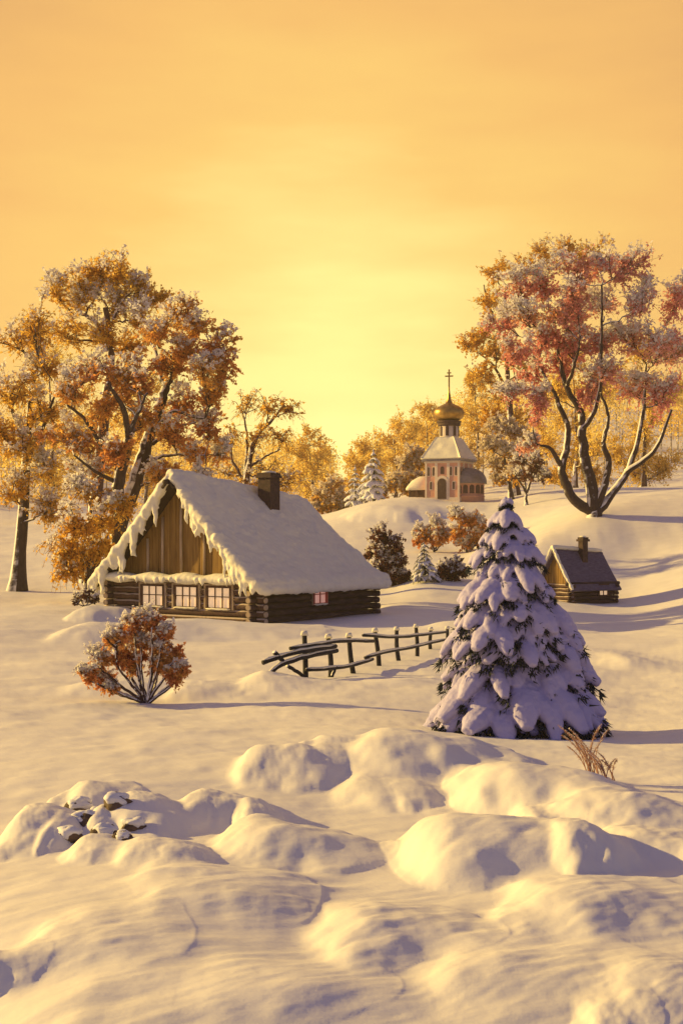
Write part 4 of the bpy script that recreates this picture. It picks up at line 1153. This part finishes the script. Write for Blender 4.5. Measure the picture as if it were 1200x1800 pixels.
# ------------------------------------------------------------------ stones at the lower left
r = np.random.default_rng(77)
stones = [(140, 1412, 14.2, 24, 'dark snow-topped stone at the left edge, topmost of the stones by the bank'), (172, 1422, 13.9, 20, 'snow-topped stone right beside the topmost stone of the bank'),
          (205, 1436, 13.4, 24, 'broad snow-topped stone under the round drift at the lower left'), (150, 1445, 13.2, 26, 'large brown stone in the middle of the lower left stones'),
          (185, 1462, 12.7, 22, 'brown stone with a thin snow cap, below the broad stone at the lower left'), (235, 1456, 12.9, 22, 'stone half sunk in snow, rightmost of the lower left stones'),
          (122, 1470, 12.5, 22, 'snow-capped stone at the left edge, below the large brown stone'), (215, 1480, 12.2, 18, 'small stone at the bottom of the lower left stones, beside a drift')]
for (px, py, d, w, lab) in stones:
    c = P(px, py, d); c[2] = gz(c[0], c[1]) - 0.2 * w * d / F
    R = w * d / F
    root = thing('stone', lab, 'stone', c, 0, 'snow-topped stones at the lower left')
    def rock(sc, zoff, rough, seed):
        q_ = np.random.default_rng(seed)
        n, m = 20, 12
        th_, ph_ = np.meshgrid(np.arange(n) * 2 * np.pi / n, np.linspace(0.02, np.pi - .02, m))
        v = np.stack([np.sin(ph_) * np.cos(th_), np.sin(ph_) * np.sin(th_), np.cos(ph_)], -1)
        o_ = q_.uniform(0, 50)
        k = 1 + rough * (fbm(v[..., 0] * 1.6 + o_, v[..., 1] * 1.6 + v[..., 2] * 1.3))
        v = v * k[..., None] * np.array(sc) + np.array([0, 0, zoff])
        mb = MB(); ii = np.arange(n * m).reshape(m, n); b_ = np.roll(ii, -1, 1)
        mb.add(v.reshape(-1, 3), np.stack([ii[:-1], ii[1:], b_[1:], b_[:-1]], -1).reshape(-1, 4))
        return mb
    sd = int(px * 7 + py)
    bo = rock((R, R * .8, R * .7), R * .25, .7, sd).build('body', M['stone'], root, None, True)
    rock((R * .97, R * .80, R * .50), R * .58, .6, sd + 1).build('snow', M['spruce_snow'], root, None, True)

# ------------------------------------------------------------------ dry weeds at the lower right
def make_weed(label, px, py, d, n, hpx, spread, seed):
    r = np.random.default_rng(seed)
    b = P(px, py, d); b[2] = gz(b[0], b[1]) - .03
    root = thing('dry_weed', label, 'weed', b)
    st = MB(); tuft = MB(); fr = MB()
    for i in range(n):
        h = hpx * d / F * r.uniform(.55, 1.1)
        a = r.uniform(-1, 1); l = np.array([a * spread - .12, r.normal() * .2, 1.0]) * h
        p0 = b + np.array([r.normal() * .05, r.normal() * .05, 0])
        t = np.linspace(0, 1, 11)[:, None]
        pts = p0 + l * t + np.array([(-1 if a < .25 else 1) * .20 * h, 0, -.16 * h]) * t ** 2.8
        tube(st, pts, np.linspace(.007, .003, 11), 5)
        m = 90
        ti = r.uniform(.42, 1, m); k = np.clip((ti * 10).astype(int), 0, 9)
        c = pts[k] + (pts[k + 1] - pts[k]) * (ti * 10 - k)[:, None]
        tg = norm(pts[k + 1] - pts[k])
        w_ = .05 * (1.15 - ti)[:, None] + .008
        dv = norm(tg * .7 + r.normal(size=(m, 3)) * .5 + [0, 0, -.15])
        sd_ = norm(np.cross(dv, r.normal(size=(m, 3)))) * .0035
        V = np.stack([c - sd_, c + sd_, c + dv * w_ * r.uniform(.6, 1.3, (m, 1)) * 1.3], 1).reshape(-1, 3)
        tuft.add(V, np.arange(3 * m).reshape(m, 3))
        quads(fr, c[:26] + [0, 0, .008], .014, 1.6, r)
    st.build('stem', M['weed'], root, b, True); tuft.build('seed_head', M['weed'], root, b); fr.build('frost', M['frost'], root, b)
make_weed('tall feathery dry weed with frost beside the snow bank under the spruce', 1040, 1378, 16.6, 17, 96, .34, 501)
make_weed('shorter reddish dry weed right of the tall feathery weed', 1068, 1386, 16.2, 10, 66, .34, 502)

# ------------------------------------------------------------------ haze
top = 0.0
bpy.context.view_layer.update()
for o in scene.objects:
    if o.type == 'MESH':
        for c in o.bound_box:
            top = max(top, (o.matrix_world @ Vector(c)).z)
mb = MB(); box(mb, (-900, -900, GROUND_MIN - 1.0), (900, 900, top + 1.5))
hm = bpy.data.materials.new('golden_haze'); hm.use_nodes = True
nt = hm.node_tree; nt.nodes.clear()
out = nt.nodes.new('ShaderNodeOutputMaterial'); pv = nt.nodes.new('ShaderNodeVolumePrincipled')
pv.inputs['Color'].default_value = (0.95, 0.83, 0.62, 1)
pv.inputs['Density'].default_value = 0.0003
pv.inputs['Anisotropy'].default_value = 0.35
nt.links.new(pv.outputs[0], out.inputs['Volume'])
hz = mb.build('haze', hm)
hz['kind'] = 'stuff'

# ------------------------------------------------------------------ sky, sun, camera
SUN_AZ = 72.0      # degrees left of the view direction
SUN_EL = 18.0
w = bpy.data.worlds.new('World'); scene.world = w; w.use_nodes = True
nt = w.node_tree; nt.nodes.clear()
out = nt.nodes.new('ShaderNodeOutputWorld'); bg = nt.nodes.new('ShaderNodeBackground')
tc = nt.nodes.new('ShaderNodeTexCoord')
gd = Vector(tuple(P(585, 735, 1.0))).normalized()
nrmz = N(nt, 'ShaderNodeVectorMath', operation='NORMALIZE'); nt.links.new(tc.outputs['Generated'], nrmz.inputs[0])
mp = nt.nodes.new('ShaderNodeMapping'); mp.inputs['Scale'].default_value = (5, 5, 22)
nt.links.new(nrmz.outputs[0], mp.inputs['Vector'])
cn = nt.nodes.new('ShaderNodeTexNoise'); cn.inputs['Scale'].default_value = 1.3; cn.inputs['Detail'].default_value = 5; cn.inputs['Roughness'].default_value = 0.5
nt.links.new(mp.outputs[0], cn.inputs['Vector'])
dt = N(nt, 'ShaderNodeVectorMath', operation='DOT_PRODUCT'); nt.links.new(nrmz.outputs[0], dt.inputs[0]); dt.inputs[1].default_value = gd
ac = N(nt, 'ShaderNodeMath', operation='ARCCOSINE'); nt.links.new(dt.outputs['Value'], ac.inputs[0])
ad = N(nt, 'ShaderNodeMath', operation='MULTIPLY_ADD'); nt.links.new(cn.outputs['Fac'], ad.inputs[0]); ad.inputs[1].default_value = 0.15; nt.links.new(ac.outputs[0], ad.inputs[2])
sb = N(nt, 'ShaderNodeMath', operation='SUBTRACT'); nt.links.new(ad.outputs[0], sb.inputs[0]); sb.inputs[1].default_value = 0.075
dv = N(nt, 'ShaderNodeMath', operation='DIVIDE'); nt.links.new(sb.outputs[0], dv.inputs[0]); dv.inputs[1].default_value = math.pi
deg = lambda a: a / 180.0
sky_ramp = ramp(nt, [(0.0, (0.98, 0.85, 0.31)), (deg(4), (0.92, 0.75, 0.265)), (deg(7.5), (0.82, 0.60, 0.20)), (deg(12), (0.73, 0.46, 0.135)), (deg(17), (0.68, 0.385, 0.120)),
                     (deg(24), (0.56, 0.30, 0.11)), (deg(34), (0.30, 0.19, 0.15)), (deg(55), (0.15, 0.115, 0.17)), (1.0, (0.15, 0.125, 0.28))])
nt.links.new(dv.outputs[0], sky_ramp.inputs['Fac'])
sk = nt.nodes.new('ShaderNodeTexSky'); sk.sky_type = 'NISHITA'; sk.sun_disc = False
sk.sun_elevation = math.radians(SUN_EL); sk.sun_rotation = math.radians(-SUN_AZ)
skm = N(nt, 'ShaderNodeMix', data_type='RGBA', blend_type='MULTIPLY'); skm.inputs[0].default_value = 1.0
nt.links.new(sk.outputs[0], skm.inputs[6]); skm.inputs[7].default_value = (0.055, 0.050, 0.055, 1)
mr = N(nt, 'ShaderNodeMapRange'); mr.interpolation_type = 'SMOOTHSTEP'
nt.links.new(ac.outputs[0], mr.inputs['Value']); mr.inputs['From Min'].default_value = math.radians(30); mr.inputs['From Max'].default_value = math.radians(90); mr.inputs['To Max'].default_value = 0.5
mx = N(nt, 'ShaderNodeMix', data_type='RGBA')
nt.links.new(mr.outputs[0], mx.inputs['Factor']); nt.links.new(sky_ramp.outputs['Color'], mx.inputs[6]); nt.links.new(skm.outputs[2], mx.inputs[7])
nt.links.new(mx.outputs[2], bg.inputs['Color']); bg.inputs['Strength'].default_value = 1.0
nt.links.new(bg.outputs[0], out.inputs['Surface'])

sl = bpy.data.lights.new('sun', 'SUN'); sl.energy = 5.0; sl.angle = math.radians(0.6); sl.color = (1.0, 0.68, 0.17)
so = bpy.data.objects.new('sun', sl); COL.objects.link(so)
az = math.radians(SUN_AZ); el = math.radians(SUN_EL)
sv = Vector((-math.sin(az) * math.cos(el), math.cos(az) * math.cos(el), math.sin(el)))
so.rotation_euler = sv.to_track_quat('Z', 'Y').to_euler()
so.location = (-60, 40, 60)

cam = bpy.data.cameras.new('camera'); cam.sensor_fit = 'HORIZONTAL'; cam.sensor_width = 36.0; cam.lens = F / 1200 * 36.0
cam.shift_y = (HY - 900) / 1200; cam.clip_start = 0.1; cam.clip_end = 5000
co = bpy.data.objects.new('camera', cam); COL.objects.link(co)
co.location = (0, 0, 0); co.rotation_euler = (math.pi / 2, 0, 0)
scene.camera = co
scene.view_settings.view_transform = 'Standard'; scene.view_settings.look = 'None'
scene.view_settings.exposure = 0.45; scene.view_settings.gamma = 1.0
scene.cycles.use_denoising = True
scene.cycles.max_bounces = 8; scene.cycles.diffuse_bounces = 3; scene.cycles.transmission_bounces = 4; scene.cycles.volume_bounces = 1
